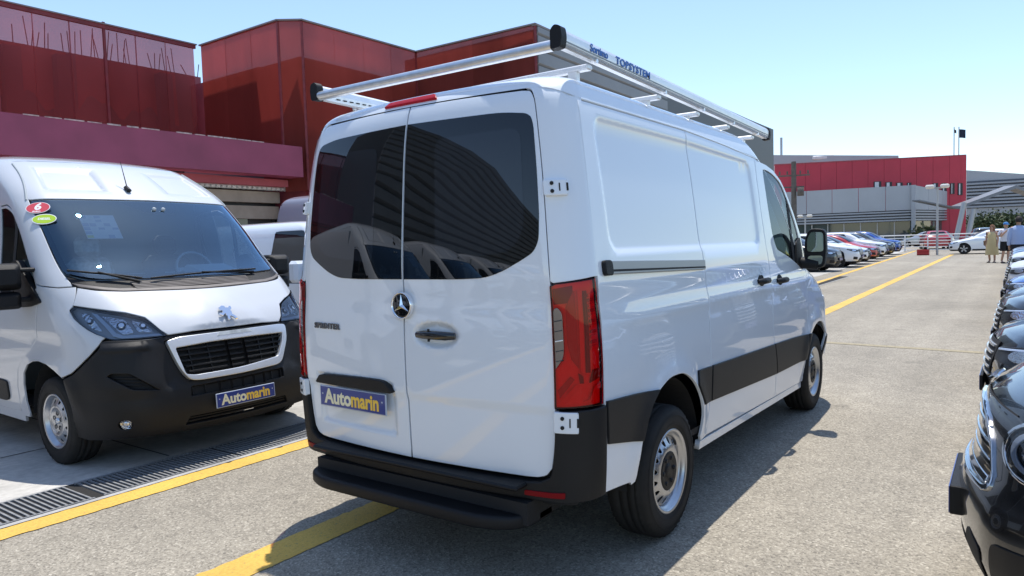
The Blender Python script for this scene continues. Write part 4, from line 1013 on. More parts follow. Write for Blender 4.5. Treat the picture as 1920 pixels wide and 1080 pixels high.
    fh = [ell((s*1.357, .350), .075, .036, 18) for s in (-1, 1)]
    def fbum(u, t):
        P = F_(u, t).copy(); a = np.abs(u)
        k = .030*sm(.85, 1.15, a)*sm(.50, .62, t)*(1-sm(.84, .90, t))+.02*(1-sm(.30, .42, t))*0-.020*sm(.545, .60, t)*(1-sm(.80, .95, a))
        k = k+.016*np.exp(-((t-.865)/.022)**2)*sm(.9, 1.0, a)
        P[..., 0] += k
        return P
    exm = [(s*a, t) for s in (-1, 1) for a in np.arange(.8, 1.95, .06) for t in (.50, .53, .56, .59, .62, .82, .84, .855, .87, .885)]
    fb = patch('front_bumper', bh_o, fbum, M['plastic2'], v, holes=[gh, lg, lg2]+ih+fh, step=.055, sc=(.65, 1.), off=.010, rim=.035, lip=.005, seg=.035, extra=exm)
    patch('lower_intake', lg, F_, M['seam'], fb, step=.1, sc=(.65, 1.), off=-.03, rim=0)
    for k in range(9):
        uu = -.60+.15*k; patch('intake_bar', [(uu-.01, .49), (uu+.01, .49), (uu+.01, .56), (uu-.01, .56)], F_, M['plastic'], fb, step=.1, sc=(.65, 1.), off=-.008, rim=.01)
    patch('lower_intake', lg2, F_, M['seam'], fb, step=.1, sc=(.65, 1.), off=-.03, rim=0)
    for k in range(2): patch('intake_slat', [(-.69, .30+.022*k), (.69, .30+.022*k), (.68, .310+.022*k), (-.68, .310+.022*k)], F_, M['plastic'], fb, step=.1, sc=(.65, 1.), off=-.006, rim=.015)
    for i_, s in enumerate((-1, 1)):
        patch('side_intake', ih[i_], F_, M['seam'], fb, step=.1, sc=(.65, 1.), off=-.02, rim=0)
        for k in range(3): patch('intake_slat', [(s*1.43, .622+.022*k), (s*1.10, .606+.022*k), (s*1.10, .614+.022*k), (s*1.43, .632+.022*k)], F_, M['plastic'], fb, step=.1, sc=(.65, 1.), off=-.004, rim=.015)
        P, a, b = surf_frame(F_, s*1.357, .350); n = a.cross(b).normalized(); n = n if n.x > 0 else -n
        fl = MB(); fl.tube([P-n*.03, P-n*.006], [.030, .040], 18, cap=False); fl.build('fog_lamp_ring', M['chrome'], fb)
        fg = MB(); fg.tube([P-n*.035, P-n*.012, P-n*.004], [.030, .028, .012], 16); fg.build('fog_lamp', M['lampback'], fb)
    # number plate
    Pp, ap, bp = surf_frame(F_, .022, .424)
    plate(v, frame(Pp+Vector((.022, 0, 0)), (0, 1, 0), (-.06, 0, 1)))
    # roof and rear
    us = np.concatenate([np.linspace(0, 1, 5), np.linspace(1.15, 2, 6), np.linspace(2.1, 3, 10), np.linspace(3.15, 4, 6), np.linspace(4.25, 5, 4)])
    ks = np.concatenate([np.linspace(0, .3, 8), np.linspace(.36, 1, 8)])
    for sg in (-1., 1.):
        gridsurf('roof_skin', lambda u, k, sg=sg: PS.full(u, (2.38+.055*(1-sm(.9, 2.2, u)))+(2.999-(2.38+.055*(1-sm(.9, 2.2, u))))*k, sg), us, ks, W_, v)
        patch('rear_door', [(sg*.01, .5), (sg*1.95, .5), (sg*1.95, 2.36), (sg*.01, 2.36)], PS.rear, W_, v, step=.2, sc=(.6, 1.))
        patch('rear_window', rnd([(sg*.12, 1.35), (sg*.95, 1.35), (sg*.9, 1.95), (sg*.12, 1.95)], .06), PS.rear, M['tint'], v, step=.2, sc=(.6, 1.), off=.004)
    patch('rear_bumper', [(-1.99, .33), (1.99, .33), (1.99, .49), (-1.99, .49)], PS.rear, M['plastic2'], v, step=.2, sc=(.6, 1.), off=.03, rim=.05)
    P, a, b = surf_frame(F_, -.13, 2.085)
    an = empty('antenna', P); an.parent = v
    MB().box((.01, 0, .012), (.085, .042, .035), RY(.55), .012).build('antenna_base', M['plastic'], an)
    MB().tube([(.0, 0, .03), (-.09, 0, .26)], [.005, .0025], 8).build('antenna_rod', M['plastic'], an)
    # cabin
    MB().box((-1.24, 0, 1.30), (.03, 1.86, 2.0)).build('bulkhead', M['trim2'], v)
    MB().box((-1.8, 0, .36), (5.0, 1.6, .10)).build('floor_pan', M['seam'], v)
    MB().box((-.10, 0, 1.27), (.62, 1.80, .18), RY(.06), .06).build('dashboard', M['dash'], v)
    MB().box((-.20, .46, 1.395), (.30, .46, .10), RY(.25), .045).build('instrument_hood', M['dash'], v)
    MB().box((-.08, -.12, 1.375), (.22, .46, .05), RY(.2), .022).build('dash_tray', M['trim2'], v)
    MB().box((-.10, -.12, 1.412), (.10, .13, .03), RY(.2), .006).build('phone_cradle', M['trim'], v)
    sw_ = MB(); sw_.lathe([(.165, 0), (.180, .015), (.195, 0), (.180, -.015)], 28, 'X', closed=True)
    so = sw_.build('steering_wheel', M['trim2'], v); so.location = (-.46, .46, 1.42); so.rotation_euler = (0, -.45, 0)
    MB().box((0, 0, -.0), (.02, .34, .05), None, .008).build('wheel_spoke', M['trim2'], so); MB().box((0, 0, -.08), (.02, .05, .16), None, .008).build('wheel_spoke', M['trim2'], so)
    for y, nm in ((-.62, 'film'), (-.22, 'film'), (.50, 'seat')):
        MB().box((-.72, y, .86), (.52, .42 if y < 0 else .5, .18), RY(.08), .06).box((-1.0, y, 1.24), (.14, .40 if y < 0 else .48, .66), RY(-.16), .06).box((-1.06, y, 1.66), (.10, .24, .20), RY(-.12), .05).build('cab_seat', M[nm], v)
    return v
HIGH = build_highroof()
tag(HIGH, 'white high roof van with black bumper and silver framed grille on the left', 'van')

# ------------------------------------------------------------------ ground
def asphalt_mat():
    m, nt, b = newmat('asphalt'); N = nt.nodes; L = nt.links
    tc = N.new('ShaderNodeTexCoord')
    big = N.new('ShaderNodeTexNoise'); big.inputs['Scale'].default_value = .35; big.inputs['Detail'].default_value = 6
    mid = N.new('ShaderNodeTexNoise'); mid.inputs['Scale'].default_value = 5.; mid.inputs['Detail'].default_value = 8
    vor = N.new('ShaderNodeTexVoronoi'); vor.inputs['Scale'].default_value = 95.
    vo2 = N.new('ShaderNodeTexVoronoi'); vo2.inputs['Scale'].default_value = 190.
    for n in (big, mid, vor, vo2): L.new(tc.outputs['Object'], n.inputs['Vector'])
    cr = N.new('ShaderNodeValToRGB')
    e = cr.color_ramp.elements
    e[0].position = 0.; e[0].color = (.165, .146, .119, 1); e[1].position = 1.; e[1].color = (.57, .52, .425, 1)
    k = e.new(.35); k.color = (.300, .268, .214, 1); k = e.new(.75); k.color = (.384, .344, .276, 1)
    L.new(vor.outputs['Color'], cr.inputs[0])
    def mul(a, fac_out, lo, hi):
        mr = N.new('ShaderNodeMapRange'); mr.inputs[1].default_value = .25; mr.inputs[2].default_value = .75; mr.inputs[3].default_value = lo; mr.inputs[4].default_value = hi
        L.new(fac_out, mr.inputs[0]); mx = N.new('ShaderNodeMix'); mx.data_type = 'RGBA'; mx.blend_type = 'MULTIPLY'; mx.inputs[0].default_value = 1.
        L.new(a, mx.inputs[6]); L.new(mr.outputs[0], mx.inputs[7]); return mx.outputs[2]
    c = mul(cr.outputs[0], big.outputs[0], .80, 1.14); c = mul(c, mid.outputs[0], .88, 1.10); c = mul(c, vo2.outputs['Color'], .88, 1.1)
    # stretched tyre-worn streaks along the lane
    mp = N.new('ShaderNodeMapping'); mp.inputs['Scale'].default_value = (.05, 1.6, 1.); L.new(tc.outputs['Object'], mp.inputs[0])
    st = N.new('ShaderNodeTexNoise'); st.inputs['Scale'].default_value = 1.; st.inputs['Detail'].default_value = 5; L.new(mp.outputs[0], st.inputs['Vector'])
    c = mul(c, st.outputs[0], .84, 1.08)
    # oil drips and tar spots
    vs_ = N.new('ShaderNodeTexVoronoi'); vs_.inputs['Scale'].default_value = .9; vs_.inputs['Randomness'].default_value = 1.
    nz = N.new('ShaderNodeTexNoise'); nz.inputs['Scale'].default_value = 7.; nz.inputs['Detail'].default_value = 4; L.new(tc.outputs['Object'], nz.inputs['Vector'])
    va = N.new('ShaderNodeVectorMath'); va.operation = 'MULTIPLY_ADD'; va.inputs[1].default_value = (.22, .22, .22); L.new(nz.outputs['Color'], va.inputs[0]); L.new(tc.outputs['Object'], va.inputs[2]); L.new(va.outputs[0], vs_.inputs['Vector'])
    mr_ = N.new('ShaderNodeMapRange'); mr_.inputs[1].default_value = .02; mr_.inputs[2].default_value = .10; mr_.inputs[3].default_value = .74; mr_.inputs[4].default_value = 1.; L.new(vs_.outputs['Distance'], mr_.inputs[0])
    mx_ = N.new('ShaderNodeMix'); mx_.data_type = 'RGBA'; mx_.blend_type = 'MULTIPLY'; mx_.inputs[0].default_value = 1.; L.new(c, mx_.inputs[6]); L.new(mr_.outputs[0], mx_.inputs[7]); c = mx_.outputs[2]
    L.new(c, b.inputs['Base Color'])
    b.inputs['Roughness'].default_value = .82; b.inputs['Specular IOR Level'].default_value = .35
    bp = N.new('ShaderNodeBump'); bp.inputs['Strength'].default_value = .5; bp.inputs['Distance'].default_value = .004
    L.new(vor.outputs['Distance'], bp.inputs['Height']); L.new(bp.outputs[0], b.inputs['Normal'])
    return m
def concrete_mat(name, c, sc=1.2, stain=.25):
    m, nt, b = newmat(name); N = nt.nodes; L = nt.links
    tc = N.new('ShaderNodeTexCoord')
    n1 = N.new('ShaderNodeTexNoise'); n1.inputs['Scale'].default_value = sc; n1.inputs['Detail'].default_value = 10; n1.inputs['Roughness'].default_value = .62
    n2 = N.new('ShaderNodeTexNoise'); n2.inputs['Scale'].default_value = sc*22; n2.inputs['Detail'].default_value = 6
    for n in (n1, n2): L.new(tc.outputs['Object'], n.inputs['Vector'])
    cr = N.new('ShaderNodeValToRGB'); e = cr.color_ramp.elements
    e[0].position = .30; e[0].color = tuple(x*(1-stain*1.6) for x in c)+(1,); e[1].position = .68; e[1].color = tuple(min(1, x*(1+stain*.5)) for x in c)+(1,)
    L.new(n1.outputs[0], cr.inputs[0])
    mr = N.new('ShaderNodeMapRange'); mr.inputs[1].default_value = .3; mr.inputs[2].default_value = .7; mr.inputs[3].default_value = .88; mr.inputs[4].default_value = 1.1
    L.new(n2.outputs[0], mr.inputs[0]); mx = N.new('ShaderNodeMix'); mx.data_type = 'RGBA'; mx.blend_type = 'MULTIPLY'; mx.inputs[0].default_value = 1
    L.new(cr.outputs[0], mx.inputs[6]); L.new(mr.outputs[0], mx.inputs[7]); L.new(mx.outputs[2], b.inputs['Base Color'])
    b.inputs['Roughness'].default_value = .85
    bp = N.new('ShaderNodeBump'); bp.inputs['Strength'].default_value = .25; bp.inputs['Distance'].default_value = .004; L.new(n2.outputs[0], bp.inputs['Height']); L.new(bp.outputs[0], b.inputs['Normal'])
    return m
def paint_mat():
    m, nt, b = newmat('yellow_road_paint'); N = nt.nodes; L = nt.links
    tc = N.new('ShaderNodeTexCoord'); n1 = N.new('ShaderNodeTexNoise'); n1.inputs['Scale'].default_value = 55; n1.inputs['Detail'].default_value = 8
    vor = N.new('ShaderNodeTexVoronoi'); vor.inputs['Scale'].default_value = 95.
    n3 = N.new('ShaderNodeTexNoise'); n3.inputs['Scale'].default_value = 1.6; n3.inputs['Detail'].default_value = 6
    for n in (n1, vor, n3): L.new(tc.outputs['Object'], n.inputs['Vector'])
    cr = N.new('ShaderNodeValToRGB'); e = cr.color_ramp.elements
    e[0].position = .28; e[0].color = (.40, .29, .11, 1); e[1].position = .40; e[1].color = (.70, .43, .075, 1); k = e.new(.7); k.color = (.78, .50, .10, 1)
    L.new(n1.outputs[0], cr.inputs[0])
    mr = N.new('ShaderNodeMapRange'); mr.inputs[1].default_value = .3; mr.inputs[2].default_value = .7; mr.inputs[3].default_value = .82; mr.inputs[4].default_value = 1.06
    L.new(n3.outputs[0], mr.inputs[0]); mx = N.new('ShaderNodeMix'); mx.data_type = 'RGBA'; mx.blend_type = 'MULTIPLY'; mx.inputs[0].default_value = 1
    L.new(cr.outputs[0], mx.inputs[6]); L.new(mr.outputs[0], mx.inputs[7]); L.new(mx.outputs[2], b.inputs['Base Color'])
    b.inputs['Roughness'].default_value = .7
    bp = N.new('ShaderNodeBump'); bp.inputs['Strength'].default_value = .45; bp.inputs['Distance'].default_value = .004; L.new(vor.outputs['Distance'], bp.inputs['Height']); L.new(bp.outputs[0], b.inputs['Normal'])
    return m
M['asphalt'] = asphalt_mat(); M['paint'] = paint_mat()
M['concrete'] = concrete_mat('apron_concrete', (.54, .52, .48), .9, .30)
def gz(x): return .006*max(0., x-6.)                       # the lot climbs gently away from the camera
def kerb_y(x): return 2.16+.0235*max(0, x)
def sheet(name, xs, ya, yb, dz, mat, parent=None, kind='structure'):
    vs = []; fs = []
    for x in xs: vs += [(x, ya(x), gz(x)+dz), (x, yb(x), gz(x)+dz)]
    for i in range(len(xs)-1): fs.append((2*i, 2*i+2, 2*i+3, 2*i+1))
    me = bpy.data.meshes.new(name); me.from_pydata(vs, [], fs); o = put(name, me, mat, parent)
    if kind and parent is None: o['kind'] = kind
    return o
XS = [-300, -60, -20, -8, -4, 0, 3, 6, 10, 16, 24, 34, 46, 60, 66]
g = sheet('ground', XS+[67, 90, 300, 1500], lambda x: -600, lambda x: 900, 0, M['asphalt'])
sheet('concrete_apron', XS[2:-1], lambda x: 2.87+.0235*max(0, x), lambda x: 14.9 if x < 8 else 7.2, .006, M['concrete'])
lx = [-20, -10]+list(np.arange(-4, 9, .035))+list(np.linspace(9.5, 46, 50)); jr = random.Random(5)
jit = lambda a: jr.gauss(0, a)+(jr.gauss(0, a*2.2) if jr.random() < .12 else 0)
sheet('yellow_kerb_line', lx+[50, 56], lambda x: kerb_y(x)-.015+jit(.0035), lambda x: kerb_y(x)+.175+jit(.0035), .005, M['paint'])
sheet('yellow_lane_line', lx, lambda x: .555+jit(.0035), lambda x: .785+jit(.0035), .004, M['paint'])
M['fadedpaint'] = pbr('worn_yellow_paint', (.34, .29, .19), .85, noise=.25, nscale=30)
tl = MB(); tl.add([(7.2, -2.6, gz(7.2)+.004), (7.36, -2.6, gz(7.36)+.004), (7.7, .50, gz(7.7)+.004), (7.54, .50, gz(7.54)+.004)], [(0, 1, 2, 3)]); o = tl.build('yellow_bay_line', M['fadedpaint']); o['kind'] = 'structure'
# white bay lines on the apron further along
M['whiteline'] = pbr('white_road_paint', (.62, .61, .58), .75, noise=.2, nscale=25)
for i, x in enumerate((28.9, 31.9, 34.9, 38.2, 41.8, 45.6, 49.4)):
    o = MB().add([(x-.06, 3.3, gz(x)+.011), (x+.06, 3.3, gz(x)+.011), (x+.06, 7.0, gz(x)+.011), (x-.06, 7.0, gz(x)+.011)], [(0, 1, 2, 3)]).build('white_bay_line', M['whiteline']); o['kind'] = 'structure'
# slab joints of the apron (narrow dark filler strips)
M['joint'] = pbr('joint_filler', (.05, .048, .045), .9)
for y in (4.05, 7.2, 10.3): 
    o = sheet('slab_joint', list(np.linspace(-20, 9, 8)), lambda x: y, lambda x: y+.014, .009, M['joint'])
for x in (-9.4, -6.4, -3.4, -.62, 2.6, 5.6):
    o = MB().add([(x, 2.9, .009), (x+.014, 2.9, .009), (x+.014, 14.8, .009), (x, 14.8, .009)], [(0, 1, 2, 3)]).build('slab_joint', M['joint']); o['kind'] = 'structure'
# drain channel with lift-out gratings
M['grate'] = pbr('galvanised_grate', (.27, .275, .28), .6, metal=.3, noise=.25, nscale=12)
M['pit'] = pbr('drain_pit', (.018, .017, .016), .9)
M['drainrim'] = concrete_mat('drain_edge', (.46, .45, .43), 3., .2)
dy0, dy1 = 2.385, 2.835
for y0, y1 in ((2.337, 2.385), (2.835, 2.869)):
    sheet('drain_edge', list(np.linspace(-20, 24, 12)), lambda x: y0, lambda x: y1, .008, M['drainrim'])
sheet('drain_pit', [-20, -8, 0, 6, 12, 24], lambda x: dy0, lambda x: dy1, .003, M['pit'])
barm = MB().box((0, 0, 0), (.0125, dy1-dy0-.03, .022)).build('bar', M['grate']); bar_me = barm.data; bpy.data.objects.remove(barm)
names = ('nearest the left edge of the photo', 'under the left end of the black van bumper', 'under the number plate of the left van', 'beside the rear corner of the centre van', 'beyond the rear step of the centre van')
for gi_, x0 in enumerate((-2.375, -1.325, -.32, .69, 1.70)):
    gr = empty('drain_grate', (x0, dy0, .002))
    tag(gr, 'grey slotted drain grating '+names[gi_], 'drain grate', 'drain gratings along the yellow kerb line')
    fm = MB(); Lg = .995
    for yy in (.010, dy1-dy0-.010): fm.box((Lg/2, yy, .0), (Lg, .014, .022))
    fm.build('grate_frame', M['grate'], gr)
    nb = 28 if gi_ < 3 else 24
    for k in range(nb):
        b = bpy.data.objects.new('bar', bar_me); col.objects.link(b); b.parent = gr; b.location = (.02+k*(Lg-.04)/(nb-1), (dy1-dy0)/2, 0)

# ------------------------------------------------------------------ the red building on the left
def scrim_mat(name, c, alpha, trans=.35):
    m, nt, b = newmat(name); N = nt.nodes; L = nt.links; N.remove(b); out = N['Material Output']
    tc = N.new('ShaderNodeTexCoord'); n = N.new('ShaderNodeTexNoise'); n.inputs['Scale'].default_value = .7; n.inputs['Detail'].default_value = 6
    mp = N.new('ShaderNodeMapping'); mp.inputs['Scale'].default_value = (1.4, 1.4, .35); L.new(tc.outputs['Object'], mp.inputs[0]); L.new(mp.outputs[0], n.inputs['Vector'])
    cr = N.new('ShaderNodeValToRGB'); e = cr.color_ramp.elements; e[0].position = .3; e[0].color = tuple(x*.78 for x in c)+(1,); e[1].position = .7; e[1].color = tuple(min(1, x*1.12) for x in c)+(1,)
    L.new(n.outputs[0], cr.inputs[0])
    oi = N.new('ShaderNodeObjectInfo'); hm = N.new('ShaderNodeMapRange'); hm.inputs[3].default_value = .84; hm.inputs[4].default_value = 1.10; L.new(oi.outputs['Random'], hm.inputs[0])
    mm = N.new('ShaderNodeMix'); mm.data_type = 'RGBA'; mm.blend_type = 'MULTIPLY'; mm.inputs[0].default_value = 1.; L.new(cr.outputs[0], mm.inputs[6]); L.new(hm.outputs[0], mm.inputs[7])
    df = N.new('ShaderNodeBsdfDiffuse'); tl = N.new('ShaderNodeBsdfTranslucent'); tr = N.new('ShaderNodeBsdfTransparent'); tr.inputs[0].default_value = (1., .76, .76, 1)
    L.new(mm.outputs[2], df.inputs[0]); L.new(mm.outputs[2], tl.inputs[0])
    m1 = N.new('ShaderNodeMixShader'); m1.inputs[0].default_value = trans; L.new(df.outputs[0], m1.inputs[1]); L.new(tl.outputs[0], m1.inputs[2])
    m2 = N.new('ShaderNodeMixShader'); m2.inputs[0].default_value = alpha; L.new(tr.outputs[0], m2.inputs[1]); L.new(m1.outputs[0], m2.inputs[2]); L.new(m2.outputs[0], out.inputs[0])
    return m
M['scrim'] = scrim_mat('red_mesh_screen', (.44, .14, .145), .44, .5)
M['scrim2'] = scrim_mat('red_mesh_screen_dense', (.50, .13, .105), .74, .66)
M['scrim_dk'] = pbr('red_steel_frame', (.20, .030, .035), .6, noise=.2, nscale=6)
M['redwall'] = pbr('dark_red_wall', (.40, .085, .10), .75, noise=.18, nscale=1.6)
M['sunlit_drape'] = pbr('sunlit_tone_fabric', (.42, .105, .075), .9, noise=.15, nscale=2)  # brightened orange-red, sunlight put into the cloth colour
M['corewall'] = pbr('unfinished_wall', (.21, .12, .125), .9, noise=.3, nscale=1.2)
M['beam'] = pbr('plum_beam', (.285, .050, .100), .55, noise=.16, nscale=1.5, coat=.05)
M['beam_edge'] = pbr('chipped_edge', (.50, .40, .38), .8, noise=.4, nscale=14)
M['rebar'] = pbr('rusty_rebar', (.075, .030, .024), .8, noise=.3, nscale=9)
M['roofcap'] = pbr('grey_cap', (.23, .21, .20), .6)
M['greywall'] = pbr('grey_cladding', (.24, .24, .245), .5, metal=.25, noise=.10, nscale=.8)
M['greywall_dk'] = pbr('grey_cladding_dark', (.085, .088, .09), .5, metal=.2)
M['stucco'] = pbr('beige_fascia', (.36, .30, .25), .85, noise=.15, nscale=3)
M['white_metal'] = pbr('white_metal', (.72, .72, .72), .5, noise=.08, nscale=4)
M['frame_dk'] = pbr('dark_window_frame', (.03, .03, .033), .5)
M['pane'] = pbr('window_pane', (.02, .025, .03), .03, spec=.9)
ZT = 7.0
rb = empty('mesh_clad_building', (0, 13, 0)); rb_inv = Matrix.Translation((0, -13, 0))
tag(rb, 'red building wrapped in translucent mesh screens behind the left van', 'building')
def part(mb, name, mat, par=rb, fix=True):
    o = mb.build(name, mat, par, fix)
    if par is rb: o.matrix_parent_inverse = rb_inv
    return o
def wallquad(a, b, z0, z1, name, mat, th=.02):
    a = Vector((*a, 0)); b = Vector((*b, 0)); d = (b-a); n = Vector((-d.y, d.x, 0)).normalized()*th
    mb = MB(); mb.add([(p.x, p.y, z) for z in (z0, z1) for p in (a, b, b+n, a+n)], [(0, 1, 5, 4), (1, 2, 6, 5), (2, 3, 7, 6), (3, 0, 4, 7), (4, 5, 6, 7), (3, 2, 1, 0)])
    return part(mb, name, mat)
# screens: long wall, return wall, corner, second wall, second return
X1 = 7.22
for i in range(24):                                   # sheets of the long wall, three to a bay
    xa = X1-.12-.74*(i+1); xb = X1-.12-.74*i
    wallquad((xa-.012, 15.0+.009*(i % 2)), (xb+.012, 15.0+.009*(i % 2)), 4.35, ZT-.10, 'mesh_panel', M['scrim'], .006)
    if i % 3 == 2: part(MB().box((xa, 14.985, 5.7), (.055, .05, 2.7)), 'screen_post', M['scrim_dk'])
part(MB().box((X1-.12-8.9, 14.985, ZT-.06), (17.9, .07, .09)), 'screen_rail', M['scrim_dk'])
part(MB().box((X1-.12-8.9, 14.985, ZT+.0), (17.95, .12, .03)), 'roof_cap', M['roofcap'])
pts = [(7.28, 14.93), (7.30, 11.76), (7.64, 11.32), (11.42, 11.20), (11.53, 7.30)]
zb = [3.6, 3.0, 2.7, 2.7]
for (a, b, z0) in zip(pts[:-1], pts[1:], zb):
    L_ = math.hypot(b[0]-a[0], b[1]-a[1]); n = max(1, round(L_/.95))
    for i in range(n):
        p = (a[0]+(b[0]-a[0])*i/n, a[1]+(b[1]-a[1])*i/n); q = (a[0]+(b[0]-a[0])*(i+1)/n, a[1]+(b[1]-a[1])*(i+1)/n)
        wallquad(p, q, z0, ZT-.02, 'mesh_panel', M['scrim2'], .012)
    ang = math.atan2(b[1]-a[1], b[0]-a[0]); c = ((a[0]+b[0])/2, (a[1]+b[1])/2)
    part(MB().box((*c, ZT+.0), (L_+.06, .10, .035), RZ(ang)), 'roof_cap', M['roofcap'])
    part(MB().box((*b, (ZT+z0)/2), (.05, .05, ZT-z0-.06), RZ(ang)), 'screen_post', M['scrim_dk'])
# inner fabric of the building seen through the screens: parapet walls, columns, slab
part(MB().box((-2.2, 15.9, 3.2), (19.9, .25, 6.4)), 'parapet_wall', M['corewall'])
part(MB().box((-2.2, 15.5, 4.28), (19.9, 1.0, .16)), 'floor_slab', M['corewall'])
for x in (-9.2, -6.4, -3.6, -.8, 2.0, 3.15, 4.2, 6.6): part(MB().box((x, 15.62, 5.3), (.34, .3, 1.9)), 'column', M['corewall'])
part(MB().box((9.6, 12.6, 3.1), (3.8, 2.2, 6.2)), 'inner_block', M['redwall'])
part(MB().box((12.6, 10.4, 3.1), (2.0, 5.6, 6.2)), 'inner_block', M['redwall'])
part(MB().box((8.35, 14.2, 3.1), (1.9, 3.0, 6.0)), 'inner_block', M['redwall'])
# added fabric behind the screens: its brighter colour paints the sunlit band, hem uneven
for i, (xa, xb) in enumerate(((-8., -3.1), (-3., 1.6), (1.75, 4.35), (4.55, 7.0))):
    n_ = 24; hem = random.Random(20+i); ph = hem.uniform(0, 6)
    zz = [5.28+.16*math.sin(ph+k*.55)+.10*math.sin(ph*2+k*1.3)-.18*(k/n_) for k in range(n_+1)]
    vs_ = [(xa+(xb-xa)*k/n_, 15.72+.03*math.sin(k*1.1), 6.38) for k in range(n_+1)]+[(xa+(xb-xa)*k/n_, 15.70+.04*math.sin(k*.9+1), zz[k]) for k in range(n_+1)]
    part(MB().add(vs_, [(k, k+1, n_+2+k, n_+1+k) for k in range(n_)], True), 'sunlit_band_fabric', M['sunlit_drape'], fix=False)
rs = random.Random(11)
rb_x = []
for x in (2.95, 3.05, 3.32, 3.62, 3.68, 3.78, 3.95, 4.02, 4.35, 4.48, 4.60, 4.75, 4.95, 5.05, 5.14, 5.24, 5.32, 5.40, 5.60, 5.72, 5.80, 5.88, 6.45, 6.52, 6.62, 6.80, 6.95, 7.05, 2.5, 2.2, 1.7, 1.2, .4, -.6, -1.6):
    h = rs.uniform(.35, .72); lean = rs.uniform(-.10, .10)
    part(MB().tube([(x, 15.85, 6.35), (x+lean, 15.85+rs.uniform(-.05, .05), 6.40+h)], .011, 6), 'rebar', M['rebar'])
for (x, lean, h) in ((7.62, -.3, .5), (7.75, .1, .6)):
    part(MB().tube([(x, 16.0, 6.2), (x+lean, 16.0, 6.2+h)], .012, 6), 'rebar', M['rebar'])
# plum beam across the front, its chipped top edge, soffit and ground-floor front
bm_ = part(MB().box((-3.2, 11.45, 3.655), (21.2, .5, .70), None, 0), 'beam', M['beam'])
me_ = MB(); rs2 = random.Random(4)
for i in range(60):
    x = -13+.34*i
    if rs2.random() < .9 and x < 6.9: me_.box((x+.17, 11.20+.004, 4.008), (.34*rs2.uniform(.6, 1.02), .03, .022*rs2.uniform(.5, 1.3)))
part(me_, 'beam_edge', M['beam_edge'])['kind'] = 'stuff'
part(MB().box((-2.9, 13.3, 3.18), (20.4, 3.3, .16)), 'soffit', M['redwall'])
part(MB().box((-2.0, 14.8, 1.55), (22, .2, 3.1)), 'ground_floor_wall', M['stucco'])
part(MB().box((7.55, 11.62, 1.4), (.5, .5, 2.8)), 'column', M['redwall'])
part(MB().box((9.6, 11.35, 1.4), (3.6, .2, 2.8)), 'ground_floor_wall', M['greywall'])
fa = part(MB().box((4.2, 12.25, 2.88), (6.4, .25, .26)), 'fascia', M['stucco'])
part(MB().box((4.2, 12.28, 2.52), (6.4, .2, .30)), 'fascia', M['stucco'])
part(MB().box((4.2, 12.40, 2.70), (6.4, .2, .14)), 'fascia_recess', M['frame_dk'])
aw = MB(); 
for k in range(26): part(MB().box((4.75+.13*k, 12.05, 3.07), (.085, .30, .055), None, .012), 'awning_tab', M['white_metal'])
part(MB().box((6.3, 12.12, 3.105), (3.7, .45, .02)), 'awning', M['white_metal'])
part(MB().box((6.4, 12.75, 3.35), (2.0, .1, .5)), 'duct', M['roofcap']); part(MB().box((8.6, 12.6, 3.3), (1.5, .6, .55)), 'duct', M['white_metal'])
for (x0, x1) in ((5.45, 6.05), (6.12, 6.62), (7.35, 7.95)):
    wn_ = part(MB().box(((x0+x1)/2, 12.36, 1.9), (x1-x0+.1, .08, 1.1)), 'window', M['frame_dk'])
    MB().box(((x0+x1)/2, 12.315, 1.9), (x1-x0-.03, .02, 1.0)).build('pane', M['pane'], wn_)
part(MB().box((6.2, 12.45, 1.2), (6.5, .1, 2.4)), 'shopfront_wall', M['stucco'])
part(MB().box((6.98, 12.37, 1.45), (.62, .06, 2.0)), 'doorway', M['frame_dk'])
# grey clad block that continues the row
gb = empty('grey_clad_hall', (22, 9, 0)); tag(gb, 'grey corrugated hall whose long wall runs behind the roof rack', 'building')
gi2 = Matrix.Translation((-22, -9, 0))
def gpart(mb, name, mat):
    o = mb.build(name, mat, gb); o.matrix_parent_inverse = gi2; return o
gpart(MB().box((22.3, 9.6, 3.45), (21.4, 4.4, 6.9)), 'hall_core', M['greywall_dk'])
for k in range(18):
    z = .45+.37*k; 
    mb = MB(); a, b = (11.56, 7.29), (32.95, 7.70)
    z1 = min(z+.355, ZT-.06)
    mb.add([(a[0], a[1], z), (b[0], b[1], z), (b[0], b[1]-.05, z+.06), (a[0], a[1]-.05, z+.06), (a[0], a[1]-.05, z1), (b[0], b[1]-.05, z1), (b[0], b[1], z1), (a[0], a[1], z1)], [(0, 1, 2, 3), (3, 2, 5, 4), (4, 5, 6, 7), (0, 3, 4, 7), (1, 6, 5, 2)])
    gpart(mb, 'cladding_strip', M['greywall'])
gpart(MB().box((22.25, 7.52, ZT-.02), (21.5, .14, .05), RZ(math.atan2(.41, 21.39))), 'roof_cap', M['roofcap'])
gpart(MB().box((33.0, 9.4, 3.5), (.06, 3.6, 7.0)), 'end_wall', M['greywall'])
